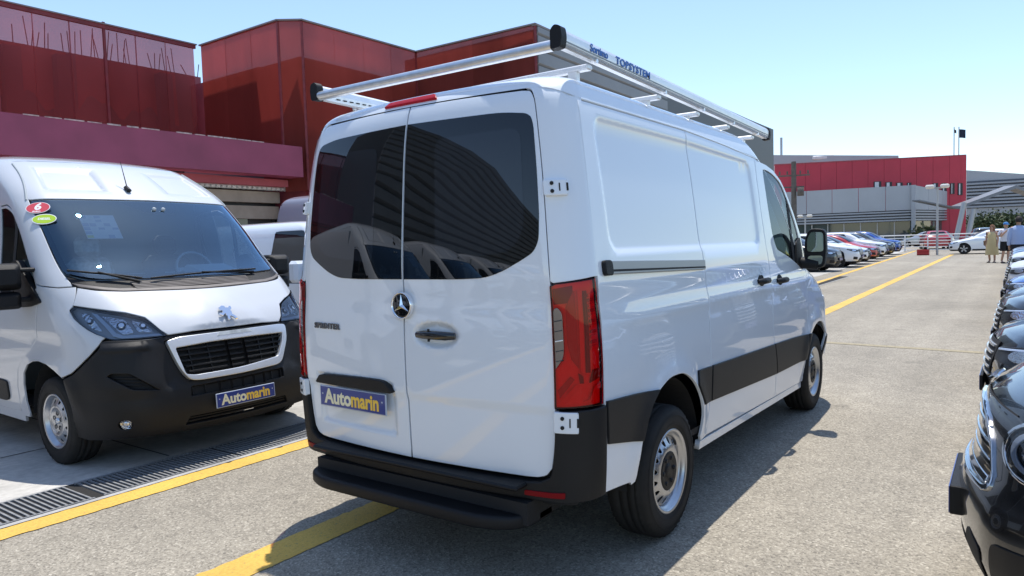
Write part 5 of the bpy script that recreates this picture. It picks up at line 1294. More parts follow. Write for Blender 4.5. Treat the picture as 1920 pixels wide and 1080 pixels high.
# corrugated hall behind the camera, mirrored in the rear windows
hb = empty('slatted_hall', (-26, 9, 0)); tag(hb, 'dark slatted hall mirrored in the rear windows of the centre van', 'building')
hi = Matrix.Translation((26, -9, 0))
o = MB().box((-27.0, 11.5, 4.2), (38, 4.4, 8.4)).build('hall_core', M['greywall_dk'], hb); o.matrix_parent_inverse = hi
for k in range(20):
    z = .3+.405*k; mb = MB(); y = 9.29
    mb.add([(-46, y, z), (-8, y, z), (-8, y-.12, z+.10), (-46, y-.12, z+.10), (-46, y-.12, z+.36), (-8, y-.12, z+.36), (-8, y, z+.36), (-46, y, z+.36)], [(0, 1, 2, 3), (3, 2, 5, 4), (4, 5, 6, 7), (0, 3, 4, 7), (1, 6, 5, 2)])
    o = mb.build('cladding_strip', M['greywall'], hb); o.matrix_parent_inverse = hi

# ------------------------------------------------------------------ passenger cars (frame: x forward, nose at x = 0, on the ground)
def car_skin(kind):
    if kind == 'mini':
        xf = pchip((.16, -.14), (.26, -.03), (.40, .03), (.52, .04), (.60, .01), (.66, -.02), (.75, -.03), (.85, -.05), (.92, -.11), (.97, -.25), (1.0, -.48), (1.04, -.9), (1.08, -1.06), (1.17, -1.20), (1.35, -1.52), (1.46, -1.72), (1.52, -1.95), (1.56, -2.3))
        w = pchip((.16, .80), (.3, .87), (.55, .91), (.80, .905), (.92, .875), (1.0, .84), (1.1, .76), (1.35, .66), (1.46, .60), (1.52, .45), (1.56, .02)); L = 4.3
        h = pchip((.1, .1), (1.46, 1.46), (1.52, 1.50), (1.56, 1.52)); bf = pchip((.16, .22), (.6, .24), (.9, .26), (1.04, .22), (1.5, .15))
    elif kind == 'suv':
        xf = pchip((.18, -.16), (.30, -.06), (.45, -.0), (.60, .0), (.75, -.03), (.86, -.12), (.92, -.34), (.98, -.70), (1.04, -1.02), (1.15, -1.18), (1.35, -1.52), (1.47, -1.75), (1.54, -2.05), (1.58, -2.4))
        w = pchip((.18, .82), (.3, .88), (.6, .92), (.85, .91), (.98, .87), (1.1, .78), (1.35, .68), (1.47, .61), (1.54, .45), (1.58, .02)); L = 4.25
        h = pchip((.1, .1), (1.47, 1.47), (1.54, 1.53), (1.58, 1.56)); bf = pchip((.18, .20), (.6, .22), (.9, .26), (1.04, .2), (1.5, .15))
    elif kind == 'hatch':
        xf = pchip((.15, -.16), (.26, -.06), (.40, -.0), (.55, -.0), (.66, -.05), (.74, -.18), (.82, -.48), (.90, -.86), (.96, -1.06), (1.1, -1.28), (1.28, -1.62), (1.38, -1.86), (1.44, -2.15), (1.47, -2.5))
        w = pchip((.15, .80), (.26, .86), (.5, .89), (.75, .885), (.90, .85), (1.0, .77), (1.25, .67), (1.38, .59), (1.44, .45), (1.47, .02)); L = 4.15
        h = pchip((.1, .1), (1.38, 1.38), (1.44, 1.43), (1.47, 1.455)); bf = pchip((.15, .22), (.6, .26), (.9, .26), (1., .2), (1.4, .15))
    else:  # mid-size van
        xf = pchip((.2, -.14), (.35, -.04), (.5, 0.), (.7, -.0), (.9, -.06), (1.0, -.2), (1.1, -.42), (1.2, -.66), (1.26, -.78), (1.6, -1.02), (1.82, -1.22), (1.90, -1.45), (1.95, -1.9), (1.98, -2.6))
        w = pchip((.2, .86), (.5, .93), (.9, .955), (1.2, .94), (1.5, .89), (1.8, .82), (1.90, .74), (1.95, .5), (1.98, .02)); L = 5.1
        h = pchip((.1, .1), (1.82, 1.82), (1.90, 1.89), (1.95, 1.93), (1.98, 1.95)); bf = pchip((.2, .2), (1., .24), (1.3, .2), (1.8, .16))
    top = {'mini': 1.46, 'suv': 1.47, 'hatch': 1.38, 'van': 1.82}[kind]; ze = {'mini': 1.56, 'suv': 1.58, 'hatch': 1.47, 'van': 1.98}[kind]
    bl = {'mini': 1.03, 'suv': 1.0, 'hatch': .92, 'van': 1.2}[kind]
    if kind == 'van': xb = pchip((.2, -L+.05), (.6, -L), (1.2, -L+.02), (top, -L+.12), (ze, -L+.6))
    else: xb = pchip((.2, -L+.12), (.45, -L), (.8, -L+.02), (bl, -L+.08), (bl+.2, -L+.30), (top, -L+.55), (top+.05, -L+.75), (ze, -L+1.2))
    Rf = pchip((.2, .36), (.9, .34), (bl, .26), (bl+.15, .16), (top, .16), (ze, .01)); Rb = pchip((.2, .25), (bl, .2), (top, .16), (ze, .01))
    s = Skin(xf, xb, w, Rf, Rb, pchip((.2, .42), (.9, .40), (bl+.15, .22), (ze, .2)), pchip((.2, .3), (top, .2)), h=h, bf=bf, bb=pchip((.2, .12)))
    s.kind, s.L, s.top, s.ze, s.bl = kind, L, top, ze, bl
    s.ax = {'mini': (-.78, -3.45), 'suv': (-.86, -3.47), 'hatch': (-.84, -3.42), 'van': (-.92, -4.1)}[kind]
    s.wr = {'mini': .325, 'suv': .33, 'hatch': .31, 'van': .325}[kind]
    return s
def mk_paint(name, c, metal=.0): return pbr(name, c, .25 if not metal else .3, metal=metal, coat=1., spec=.5)
PAINT = dict(white=M['white'], black=mk_paint('black_paint', (.006, .006, .007)), charcoal=mk_paint('charcoal_paint', (.030, .034, .040), .3), blue=mk_paint('blue_paint', (.02, .09, .38)), red=mk_paint('red_paint', (.42, .02, .03)), silver=mk_paint('silver_paint', (.42, .44, .46), .6), navy=mk_paint('navy_paint', (.02, .035, .09), .2), midblue=mk_paint('steel_blue_paint', (.06, .12, .24), .4))
def build_car(kind, detail=1.):
    s = car_skin(kind); v = empty('parked_car'); st = .10/detail
    BP = PAINT['white']; top, bl, ze = s.top, s.bl, s.ze; z0 = {'van': .26}.get(kind, .20)
    for sg in (-1., 1.):
        ff = lambda u, t, sg=sg: s.full(u, t, sg)
        X = lambda x, t: (s.U(x, np.array(t)), t)
        ra = s.wr+.055
        def archpts(cx): return [X(cx+ra*math.cos(a), s.wr-.01+ra*math.sin(a)) for a in np.linspace(-.35, math.pi+.35, 22)]
        a1, a2 = archpts(s.ax[0]), archpts(s.ax[1])
        a1 = [p for p in a1 if p[1] > z0+.004]; a2 = [p for p in a2 if p[1] > z0+.004]
        outl = [(0., z0), (1., z0), (1.9, z0)]+[(a1[0][0], z0)]+a1+[(a1[-1][0], z0), X(-2., z0), (a2[0][0], z0)]+a2+[(a2[-1][0], z0), (3.2, z0), (5., z0), (5., top), (4., top), (3., top), (2.5, top), (2., top), (1., top), (0., top)]
        # openings for the glass
        xa, xw = float(s.xe(np.array(bl+.06), True)), float(s.xe(np.array(top-.03), True))
        if kind == 'van':
            sw = [X(-1.50, 1.28), X(-1.18, 1.28), X(-1.40, 1.52), X(-1.62, 1.72), X(-1.70, 1.76), X(-2.08, 1.76), X(-2.12, 1.24), X(-1.9, 1.22)]
            sw = [X(-2.06, 1.80), X(-2.10, 1.22), X(-1.75, 1.18), X(-1.40, 1.18), X(-1.18, 1.24), X(-1.26, 1.46), X(-1.38, 1.68), X(-1.48, 1.80)]
            sides = [sw]
        else:
            zb_, zt_ = bl+.03, top-.04
            xr_ = float(s.xe(np.array(bl+.05), False))
            mid = (xa+xr_)/2-.05
            f1 = [X(xa-.22, zb_), X(xa-.42, zb_+.14), X(xw-.10, zt_), X(mid+.035, zt_+.012), X(mid+.035, zb_)]
            f2 = [X(mid-.035, zb_), X(mid-.035, zt_+.012), X(mid-.55, zt_), X(xr_+.45, zb_+.16), X(xr_+.36, zb_+.02)]
            sides = [f1, f2]
        ri = .05; sides = [rnd(q, .03, 2) for q in sides]
        body = patch('body', outl, ff, BP, v, holes=sides, step=st, sc=(.9, 1.), rim=.03, lip=.006, seg=.06/detail, norim=lambda a, b: a < .02 or a > 4.98 or b > top-.005)
        gridsurf('roof_skin', lambda u, k, ff=ff: ff(u, top+(ze-.001-top)*k), np.concatenate([np.linspace(0, 1, 4), np.linspace(1.25, 2, 4), np.linspace(2.15, 3, 7), np.linspace(3.25, 4, 4), np.linspace(4.3, 5, 3)]), np.linspace(0, 1, 7), BP, v)
        for q in sides: patch('side_window', q, ff, M['glass_dk'] if kind != 'van' else M['glass_dk'], v, step=st*1.5, sc=(.9, 1.), off=-.004, rim=0)
        for cx in s.ax:
            wl = MB(); n = 14
            for k in range(n):
                b0, b1 = math.pi*k/n, math.pi*(k+1)/n; R0 = ra+.03
                wl.add([(cx+R0*math.cos(b0), sg*.84, s.wr+R0*math.sin(b0)), (cx+R0*math.cos(b1), sg*.84, s.wr+R0*math.sin(b1)), (cx+R0*math.cos(b1), sg*.5, s.wr+R0*math.sin(b1)), (cx+R0*math.cos(b0), sg*.5, s.wr+R0*math.sin(b0))], [(0, 1, 2, 3)])
                wl.add([(cx+R0*math.cos(b0), sg*.5, s.wr+R0*math.sin(b0)), (cx+R0*math.cos(b1), sg*.5, s.wr+R0*math.sin(b1)), (cx, sg*.5, .15)], [(0, 1, 2)])
            wl.build('wheel_housing', M['seam'], v, fix=False)
            wheel(v, (cx, sg*(float(s.w(np.array(.5)))-.115), s.wr), s.wr, .21, s.wr*.66, 'alloy', sg, 40)
        if kind in ('suv', 'mini'):
            for cx, arc in ((s.ax[0], a1), (s.ax[1], a2)):
                ring = arc+[X(cx+(ra+.05)*math.cos(a), s.wr-.01+(ra+.05)*math.sin(a)) for a in np.linspace(math.pi+.30, -.30, 22)]
                patch('arch_trim', [p for p in ring if p[1] > z0], ff, M['plastic'], v, step=.1, sc=(.9, 1.), off=.010, rim=.012)
        patch('sill_trim', [X(s.ax[0]-ra-.06, z0), X(s.ax[0]-ra-.06, z0+.09), X(s.ax[1]+ra+.06, z0+.09), X(s.ax[1]+ra+.06, z0)], ff, M['plastic'], v, step=.2, sc=(.9, 1.), off=.008, rim=.012)
        zd = bl+.02 if kind != 'van' else 1.25
        mx = xa-.30 if kind != 'van' else -1.42
        mo = empty('door_mirror', (mx, sg*(float(s.w(np.array(zd)))), zd+.04)); mo.parent = v
        MB().box((0, sg*.09, .05), (.12, .17, .125) if kind != 'van' else (.13, .18, .24), RZ(-.15*sg), .035).build('mirror_housing', BP, mo)
        MB().box((0, sg*.02, .0), (.05, .10, .03)).build('mirror_arm', M['plastic'], mo)
        for (hx) in ((-1.95, -2.85) if kind != 'van' else (-2.2,)):
            P, a, b = surf_frame(lambda x, t: s.side(x, t, sg), hx, bl-.13); MB().box(P+Vector((0, sg*.018, 0)), (.18, .025, .028), None, .008).build('door_handle', BP, v)
        for xx in ((-1.22, -2.15, -3.05) if kind != 'van' else (-1.25, -2.25)):
            patch('shut_line', [X(xx, z0+.10), X(xx+.008, z0+.10), X(xx+.008, bl+.0), X(xx, bl+.0)], ff, M['seam'], v, step=.3, sc=(3., 1.), off=.0015, rim=0)
    F_ = s.front; q = lambda sg, pts: [(sg*a, b) for a, b in pts]
    MB().box((-s.L/2, 0, .24), (s.L-.5, 1.3, .08)).build('floor_pan', M['seam'], v)
    zc, zt = bl+.075, top-.02
    patch('windscreen', rnd([(-1.35, zc), (0, zc-.02), (1.35, zc), (1.3, zt), (-1.3, zt)], .05, 3), F_, M['tint'], v, step=st, sc=(.6, 1.), off=.004, rim=.006)
    if kind != 'van': patch('rear_window', rnd([(-1.1, bl+.12), (1.1, bl+.12), (1.0, top-.03), (-1.0, top-.03)], .05, 3), s.rear, M['tint'], v, step=st*1.5, sc=(.6, 1.), off=.004, rim=.006)
    for sg in (-1, 1): patch('tail_lamp', rnd(q(sg, [(.8, bl-.24), (1.8, bl-.22), (1.75, bl-.04), (.85, bl-.08)]), .03, 2), s.rear, M['red_lamp'], v, step=st, sc=(.4, 1.), off=.006, rim=.01)
    if kind == 'mini':
        hf = [(0., .852), (.3, .845), (.60, .818), (.80, .755), (.90, .665), (.965, .618), (.90, .600), (.5, .590), (0., .588)]
        gout = hf+[(-a, b) for a, b in hf[::-1][1:-1]]; go = rnd(gout, .035, 3)
        gi = rnd([(a*.955, .715+(b-.715)*.87) for a, b in gout], .03, 3)
        gr = empty('grille'); gr.parent = v
        patch('grille_frame', go, F_, M['chrome'], gr, holes=[gi], step=.05, sc=(.6, 1.), off=.010, rim=.03, lip=.004)
        patch('grille_back', gi, F_, M['seam'], gr, step=.1, sc=(.6, 1.), off=-.01, rim=0)
        for k in range(4):
            zz = .622+.052*k; xx = (.86, .84, .78, .70)[k]; patch('grille_slat', [(-xx, zz), (xx, zz), (xx-.02, zz+.022), (-xx+.02, zz+.022)], F_, M['chrome'], gr, step=.06, sc=(.6, 1.), off=.006, rim=.015, lip=.004)
        for sg in (-1, 1):
            hl = empty('headlamp'); hl.parent = v
            patch('lamp_ring', ell((sg*1.29, .785), .30, .098, 30), F_, M['chrome'], hl, holes=[ell((sg*1.29, .785), .262, .084, 30)], step=.04, sc=(.34, 1.), off=.014, rim=.03, lip=.006)
            patch('lamp_bowl', ell((sg*1.29, .785), .265, .086, 30), F_, M['lampdark'], hl, step=.06, sc=(.34, 1.), off=.004, rim=0)
            patch('daylight_ring', ell((sg*1.29, .785), .22, .071, 30), F_, M['drl'], hl, holes=[ell((sg*1.29, .785), .17, .055, 30)], step=.04, sc=(.34, 1.), off=.008, rim=.006)
            patch('lamp_lens', ell((sg*1.29, .785), .12, .040, 20), F_, M['lampback'], hl, step=.04, sc=(.34, 1.), off=.012, rim=.01)
            patch('lamp_cover', ell((sg*1.29, .785), .262, .084, 30), F_, M['lampglass'], hl, step=.05, sc=(.34, 1.), off=.018, rim=0)
            ai = rnd(q(sg, [(.66, .25), (.98, .28), (1.02, .42), (.78, .455), (.66, .40)]), .04, 3)
            patch('air_curtain', ai, F_, M['seam'], v, step=.06, sc=(.4, 1.), off=.004, rim=.004)
        patch('lower_intake', rnd([(-.52, .24), (.52, .24), (.55, .37), (-.55, .37)], .03, 3), F_, M['seam'], v, step=.08, sc=(.6, 1.), off=.004, rim=.004)
        patch('bumper_trim', [(-1.7, .17), (1.7, .17), (1.7, .225), (-1.7, .225)], F_, M['plastic'], v, step=.08, sc=(.6, 1.), off=.015, rim=.03)
        for sg in (-1, 1): patch('bumper_insert', rnd(q(sg, [(1.10, .20), (1.75, .20), (1.75, .42), (1.50, .50), (1.15, .48)]), .05, 4), F_, M['plastic2'], v, step=.06, sc=(.5, 1.), off=.006, rim=.01)
        patch('bonnet_line', [(-1.0, .872), (-.5, .878), (0, .88), (.5, .878), (1., .872), (1., .877), (.5, .883), (0, .885), (-.5, .883), (-1., .877)], F_, M['seam'], v, step=.1, sc=(.6, 1.), off=.0015, rim=0)
        P, a, b = surf_frame(F_, 0, .915)
        bd = empty('emblem', P); bd.parent = v
        wing = [(-.5, .08), (-.2, .14), (-.1, .30), (.1, .30), (.2, .14), (.5, .08), (.46, -.04), (.2, -.12), (.08, -.26), (-.08, -.26), (-.2, -.12), (-.46, -.04)]
        eo = MB().prism([(p[0]*.15, p[1]*.12) for p in wing], lambda p: (p[0], p[1], 0), lambda p: (p[0]*.94, p[1]*.94, .008)).build('emblem_wing', M['chrome'], bd); eo.matrix_basis = frame((.012, 0, .006), a, b)
        pl = empty('number_plate', (.028, 0, .50)); pl.parent = v
        MB().box((0, 0, 0), (.055, .52, .115), None, .004).build('plate_holder', M['plastic'], pl); MB().box((.029, 0, 0), (.004, .51, .105)).build('plate_face', M['plate_blue'], pl)
    else:
        zl = {'suv': .70, 'hatch': .60, 'van': .80}[kind]; hh = .12 if kind != 'van' else .20
        gr = empty('grille'); gr.parent = v
        gout = rnd([(-.66, zl-.16), (.66, zl-.16), (.78, zl+.02), (.74, zl+.09), (-.74, zl+.09), (-.78, zl+.02)], .04, 3)
        patch('grille_back', gout, F_, M['seam'], gr, step=st, sc=(.6, 1.), off=.006, rim=.006)
        for k in range(5):
            zz = zl-.14+.047*k; xx = .68; patch('grille_slat', [(-xx, zz), (xx, zz), (xx, zz+.018), (-xx, zz+.018)], F_, M['satin'], gr, step=st, sc=(.6, 1.), off=.016, rim=.014, lip=.004)
        for sg in (-1, 1):
            hl = patch('headlamp', rnd(q(sg, [(.82, zl-.02), (1.30, zl-.03), (1.72, zl+.07), (1.70, zl+.02+hh*.75), (1.2, zl+hh*.75), (.80, zl+.06)]), .04, 3), F_, M['lampdark'], v, step=st*.7, sc=(.4, 1.), off=.008, rim=.015)
            patch('lamp_lens', ell((sg*1.30, zl+.032), .16, .036, 14), F_, M['lampback'], hl, step=.05, sc=(.4, 1.), off=.012, rim=.008)
            patch('daylight_strip', q(sg, [(.86, zl+.045), (1.64, zl+.085), (1.64, zl+.097), (.86, zl+.058)]), F_, M['drl'], hl, step=.06, sc=(.4, 1.), off=.0125, rim=.004)
            patch('fog_recess', rnd(q(sg, [(1.02, .34), (1.42, .36), (1.42, .48), (1.08, .46)]), .03, 3), F_, M['seam'], v, step=st, sc=(.4, 1.), off=.005, rim=.004)
        patch('lower_intake', rnd([(-.82, .29), (.82, .29), (.70, .42), (-.70, .42)], .03, 3), F_, M['seam'], v, step=st, sc=(.6, 1.), off=.006, rim=.006)
        patch('bumper_trim', [(-1.8, z0), (1.8, z0), (1.8, z0+.075), (-1.8, z0+.075)], F_, M['plastic'], v, step=st, sc=(.6, 1.), off=.014, rim=.02)
        pl = empty('number_plate', (float(s.xf(np.array(.49)))+.014, 0, .49 if kind != 'van' else .55)); pl.parent = v
        MB().box((0, 0, 0), (.02, .52, .112), None, .004).build('plate_holder', M['plastic'], pl); MB().box((.012, 0, 0), (.004, .505, .10)).build('plate_face', M['plate_blue'], pl)
    return v
CARS = {}
def place_car(kind, paint, loc, rz, label, group=None, cat='car', name=None):
    if kind not in CARS:
        CARS[kind] = build_car(kind, 1.4 if kind == 'mini' else 1.); o = CARS[kind]; proto_first = True
        CARS[kind+'_used'] = False
    o = copy_tree(CARS[kind], None, {PAINT['white']: PAINT[paint]} if paint != 'white' else None)
    o.location = loc; o.rotation_euler = (0, 0, rz)
    if name: o.name = name
    tag(o, label, cat, group)
    return o
def drop(o):
    for c in list(o.children): drop(c)
    bpy.data.objects.remove(o)
PI = math.pi
def nose_plus_y(x, y=-2.27, z=0): return (x, y, z)
RG = 'cars parked nose out along the right edge'
place_car('mini', 'black', (.03, -2.29, 0), PI/2, 'glossy black car with chrome ringed round headlamp, nearest at the right edge', RG)
right = [('suv', 'black', 2.75, 'black car second from the bottom in the right hand row'), ('suv', 'charcoal', 5.5, 'charcoal car with ribbed chrome grille, third from the bottom in the right hand row'),
         ('hatch', 'charcoal', 8.2, 'dark grey hatchback fourth from the bottom in the right hand row'), ('hatch', 'blue', 10.9, 'bright blue hatchback in the right hand row'), ('suv', 'white', 13.6, 'white car just beyond the bright blue one in the right hand row'),
         ('hatch', 'silver', 16.3, 'silver hatchback between two white cars in the right hand row'), ('suv', 'white', 19.0, 'white car beyond the silver one in the right hand row'), ('suv', 'midblue', 21.7, 'steel blue car in the right hand row'),
         ('suv', 'silver', 24.4, 'silver car close to the walking couple in the right hand row'), ('hatch', 'white', 27.1, 'white hatchback close to the walking couple in the right hand row'), ('suv', 'navy', 29.8, 'navy car at the far end of the right hand row')]
for k, p, x, lb in right: place_car(k, p, (x, -2.265, gz(x)), PI/2+random.uniform(-.02, .02), lb, RG)
LG = 'cars parked in the far left row beside the yellow kerb line'
left = [('suv', 'charcoal', 27.6, 3.35, 'dark car partly hidden behind the door mirror of the centre van'), ('suv', 'white', 31.2, 3.12, 'white crossover with black wheel arches, foremost of the far left row'), ('hatch', 'white', 34.2, 3.25, 'white hatchback right behind the foremost white crossover'),
        ('hatch', 'red', 37.4, 3.3, 'red hatchback in the far left row'), ('suv', 'white', 40.8, 3.38, 'white car between the red and the dark one in the far left row'), ('suv', 'charcoal', 44.2, 3.45, 'dark grey car next to the blue one in the far left row'), ('suv', 'blue', 48.2, 3.55, 'blue car at the far end of the left row')]
for k, p, x, y, lb in left: place_car(k, p, (x, y, gz(x)), -PI/2+random.uniform(-.03, .03), lb, LG)
place_car('hatch', 'white', (47.5, .95, gz(47.5)), PI/2, 'white car crossing the end of the lane by the railing')
place_car('suv', 'silver', (23.6, 4.3, gz(23.6)), -PI/2, 'pale car seen through the cab window of the centre van', LG)
# cars on the lower lot beyond the railing
BG = 'cars beyond the railing'
for k, p, x, y, r, lb in (('hatch', 'red', 63, 3.2, .2, 'red roofed car behind the railing'), ('suv', 'black', 62, -.2, .1, 'black car behind the railing near the canopy struts'), ('hatch', 'charcoal', 64, 9.5, 0, 'dark car at the left end behind the railing'), ('suv', 'white', 74, -4.0, .3, 'white car far behind the walking couple'), ('suv', 'white', 76, -8.2, .2, 'white car far off behind the man in the blue shirt'), ('hatch', 'silver', 70, 6.0, 1.2, 'silver car behind the lamp post beyond the railing')):
    place_car(k, p, (x, y, .3), r, lb, BG)
# neighbour vans in the row on the left
place_car('van', 'white', (2.55, 2.58, 0), -PI/2, 'white low roof van next to the high roof van, mostly hidden by the centre van', 'vans parked in the row on the left', 'van', 'parked_van')
for k in list(CARS):
    if not k.endswith('_used'): drop(CARS[k])
HIGH['group'] = 'vans parked in the row on the left'
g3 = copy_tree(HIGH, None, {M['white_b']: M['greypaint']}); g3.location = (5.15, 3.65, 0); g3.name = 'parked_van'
tag(g3, 'grey high roof van behind the white low roof van', 'van', 'vans parked in the row on the left')

# ------------------------------------------------------------------ far end: showroom, hall, canopy, railing, poles
M['far_red'] = pbr('red_panel', (.52, .032, .062), .45, noise=.08, nscale=.5)
M['far_grey'] = pbr('pale_grey_panel', (.40, .42, .45), .5, noise=.06, nscale=.4)
M['louvre'] = pbr('louvre_grey', (.34, .36, .40), .45, metal=.3)
M['canopy'] = pbr('canopy_grey', (.20, .21, .23), .5, metal=.3)
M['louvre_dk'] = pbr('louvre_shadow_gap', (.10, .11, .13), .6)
M['shopglass'] = pbr('shop_glass', (.05, .075, .075), .05, spec=.8)
M['pole'] = pbr('pole_grey', (.42, .42, .42), .5, metal=.4)
M['wood'] = pbr('weathered_pole', (.13, .115, .10), .9, noise=.2, nscale=4)
M['lampwhite'] = pbr('lamp_shell', (.72, .70, .66), .5)
M['flag'] = pbr('navy_flag', (.02, .03, .06), .8)
M['leaf'] = pbr('leaf_green', (.045, .075, .025), .7, noise=.3, nscale=3)
M['leaf2'] = pbr('leaf_olive', (.07, .085, .035), .7, noise=.3, nscale=3)
M['bark'] = pbr('bark', (.10, .075, .055), .9)
M['redbox'] = pbr('red_plastic', (.45, .03, .03), .5)
def pix(px, py, d):
    """a point d metres ahead of the camera through a photo position: used once to survey the far buildings"""
    v = _f+_r*((px-960)/1329.17)-_u*((py-540)/1329.17)
    return Vector(CAM)+v*d
def base(o): return o
def prism_between(name, a, b, z0a, z1a, mat, par, th=.3, z0b=None, z1b=None, back=True):
    """wall slab between two plan points"""
    a = Vector((a[0], a[1], 0)); b = Vector((b[0], b[1], 0)); d = (b-a).normalized(); n = Vector((d.y, -d.x, 0))
    if n.x < 0: n = -n
    n *= th; z0b = z0a if z0b is None else z0b; z1b = z1a if z1b is None else z1b
    vs = [(a.x, a.y, z0a), (b.x, b.y, z0b), (b.x+n.x, b.y+n.y, z0b), (a.x+n.x, a.y+n.y, z0a), (a.x, a.y, z1a), (b.x, b.y, z1b), (b.x+n.x, b.y+n.y, z1b), (a.x+n.x, a.y+n.y, z1a)]
    return MB().add(vs, [(0, 1, 5, 4), (1, 2, 6, 5), (2, 3, 7, 6), (3, 0, 4, 7), (4, 5, 6, 7), (3, 2, 1, 0)]).build(name, mat, par)
sr = empty('showroom'); tag(sr, 'distant red showroom above a pale grey clad front with shop windows', 'building')
RA, RB = (78.6, 19.6), (86.1, 1.95)          # left and right end of the red wall
dv = (Vector(RB)-Vector(RA)); ln = dv.length; dv.normalize()
for i in range(12):
    a = Vector(RA)+dv*ln*i/12; b = Vector(RA)+dv*ln*(i+1)/12
    prism_between('red_panel', a+dv*.012, b-dv*.012, .3, 9.62, M['far_red'], sr, .5)
prism_between('red_return', RB, (100, 8.5), .3, 9.62, M['far_red'], sr, -.5)
prism_between('roof_edge', Vector(RA)+Vector((-.04, 0)), Vector(RB)+Vector((-.04, 0)), 9.63, 9.74, M['redwall'], sr, .6)
def along(px, d=None):
    # plan point on the red wall plane under a photo column
    v = pix(px, 430, 1.)-Vector(CAM); c = Vector(CAM)
    A = Vector(RA); e = dv
    den = v.x*e.y-v.y*e.x; t = ((A.x-c.x)*e.y-(A.y-c.y)*e.x)/den
    return Vector((c.x+v.x*t, c.y+v.y*t)), t
for (pa, pb, ya, yb) in ((1638, 1652, 341, 352), (1660, 1672, 342, 352), (1680, 1692, 343, 352), (1700, 1708, 343, 352), (1748, 1758, 344, 354), (1765, 1774, 344, 357), (1781, 1789, 344, 359), (1795, 1804, 344, 361)):
    A, ta = along(pa); B, tb = along(pb)
    za, zb_ = pix(pa, yb, ta).z-.3, pix(pa, ya, ta).z
    off = Vector((-.06, -.025))
    w_ = prism_between('window', A+off, B+off, za, zb_, M['frame_dk'], sr, .2)
    prism_between('pane', A+off*1.8+dv*.45, B+off*1.8-dv*.10, za+.05, zb_-.06, M['paper'] if px_alt(pa) else M['shopglass'], w_, .05) if False else prism_between('pane', A+off*1.8+dv*.10, B+off*1.8-dv*.25, za+.05, zb_-.06, M['white_metal'], w_, .05)
# pale front building with louvre bands and glazing
GB = pix(1713, 400, 71.).xy; GC = pix(1793, 400, 77.).xy
def zpix(px, py, P):
    d = (Vector((P.x, P.y, 0))-Vector((CAM[0], CAM[1], 0))).dot(Vector((_f.x, _f.y, 0)).normalized())
    # iterate for the depth along the view axis
    dd = d
    for _ in range(4):
        q = pix(px, py, dd); dd *= ((Vector((P.x, P.y))-Vector(CAM).xy).length)/max(1e-6, (q.xy-Vector(CAM).xy).length)
    return pix(px, py, dd).z
zt_g = zpix(1713, 347, GB); zb_g = zpix(1713, 393, GB); zl_g = zpix(1713, 414, GB)
zt_c = zpix(1793, 362, GC)
_d = 60.
for _ in range(60): _d += (zt_g-pix(1490, 359.5, _d).z)*4.
GA = pix(1490, 359.5, _d).xy; GA = GA+(GA-GB)*.12
gd = (GB-GA); gn = 5
for i in range(gn): prism_between('front_panel', GA+gd*(i/gn)+gd.normalized()*.02, GA+gd*((i+1)/gn)-gd.normalized()*.02, zb_g, zt_g, M['far_grey'], sr, .4)
for i in range(3):
    e_ = (GC-GB); prism_between('front_panel', GB+e_*(i/3)+e_.normalized()*.02, GB+e_*((i+1)/3)-e_.normalized()*.02, zb_g, zt_g+(zt_c-zt_g)*i/3, M['far_grey'], sr, .4, z1b=zt_g+(zt_c-zt_g)*(i+1)/3)
for (A, B) in ((GA, GB), (GB, GC)):
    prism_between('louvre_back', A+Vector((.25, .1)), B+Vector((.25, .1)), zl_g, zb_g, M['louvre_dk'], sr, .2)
    for k in range(4):
        z = zl_g+(zb_g-zl_g)*(k+.15)/4; prism_between('louvre', A, B, z, z+(zb_g-zl_g)*.13, M['louvre'], sr, .22)
    prism_between('shop_window', A+Vector((.6, .2)), B+Vector((.6, .2)), .3, zl_g, M['shopglass'], sr, .1)
    n = 8 if A is GA else 4
    for k in range(n+1):
        P = A+(B-A)*k/n; MB().box((P.x+.5, P.y+.2, (.3+zl_g)/2), (.10, .10, zl_g-.3)).build('mullion', M['pole'], sr)
P = GB; MB().box((P.x-.1, P.y, (zt_g+.3)/2), (.35, .35, zt_g-.3)).build('corner_post', M['far_grey'], sr)
# light roof structure behind the red wall
prism_between('upper_roof', (92, 26.5), (97, 9.6), 8., 12.6, M['far_grey'], sr, 3., z1b=11.3)
for (px, hh) in ((1443, 1.6), (1447, 1.6), (1465, 1.2)):
    q = pix(px, 275, 95); MB().tube([(q.x, q.y, q.z-1.5), (q.x, q.y, q.z+hh)], .16, 8).build('roof_vent', M['far_grey'], sr)
q = pix(1540, 297, 92); MB().box((q.x, q.y, q.z), (2.5, 2.6, .5), RZ(.4), .1).build('roof_unit', M['white_metal'], sr)
# grey louvred hall on the far right
fh = empty('louvred_hall'); tag(fh, 'distant grey hall with horizontal louvres at the right edge', 'building')
HA, HB = pix(1812, 400, 104).xy, pix(2100, 400, 96).xy
zt1 = zpix(1814, 319, HA); zt2 = zpix(2100, 338, HB)
prism_between('hall_wall', HA, HB, 3., zt1, M['far_grey'], fh, .5, z1b=zt2)
zl1, zl2 = zpix(1814, 341, HA), zpix(1814, 390, HA)
for k in range(8):
    z = zl2+(zl1-zl2)*k/8; prism_between('louvre', HA+Vector((-.35, 0)), HB+Vector((-.35, 0)), z, z+(zl1-zl2)*.065, M['louvre'], fh, .25)
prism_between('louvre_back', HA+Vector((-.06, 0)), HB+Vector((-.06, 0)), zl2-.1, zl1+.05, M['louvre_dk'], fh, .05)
prism_between('hall_base', HA, HB, .3, 2.99, M['frame_dk'], fh, .4)
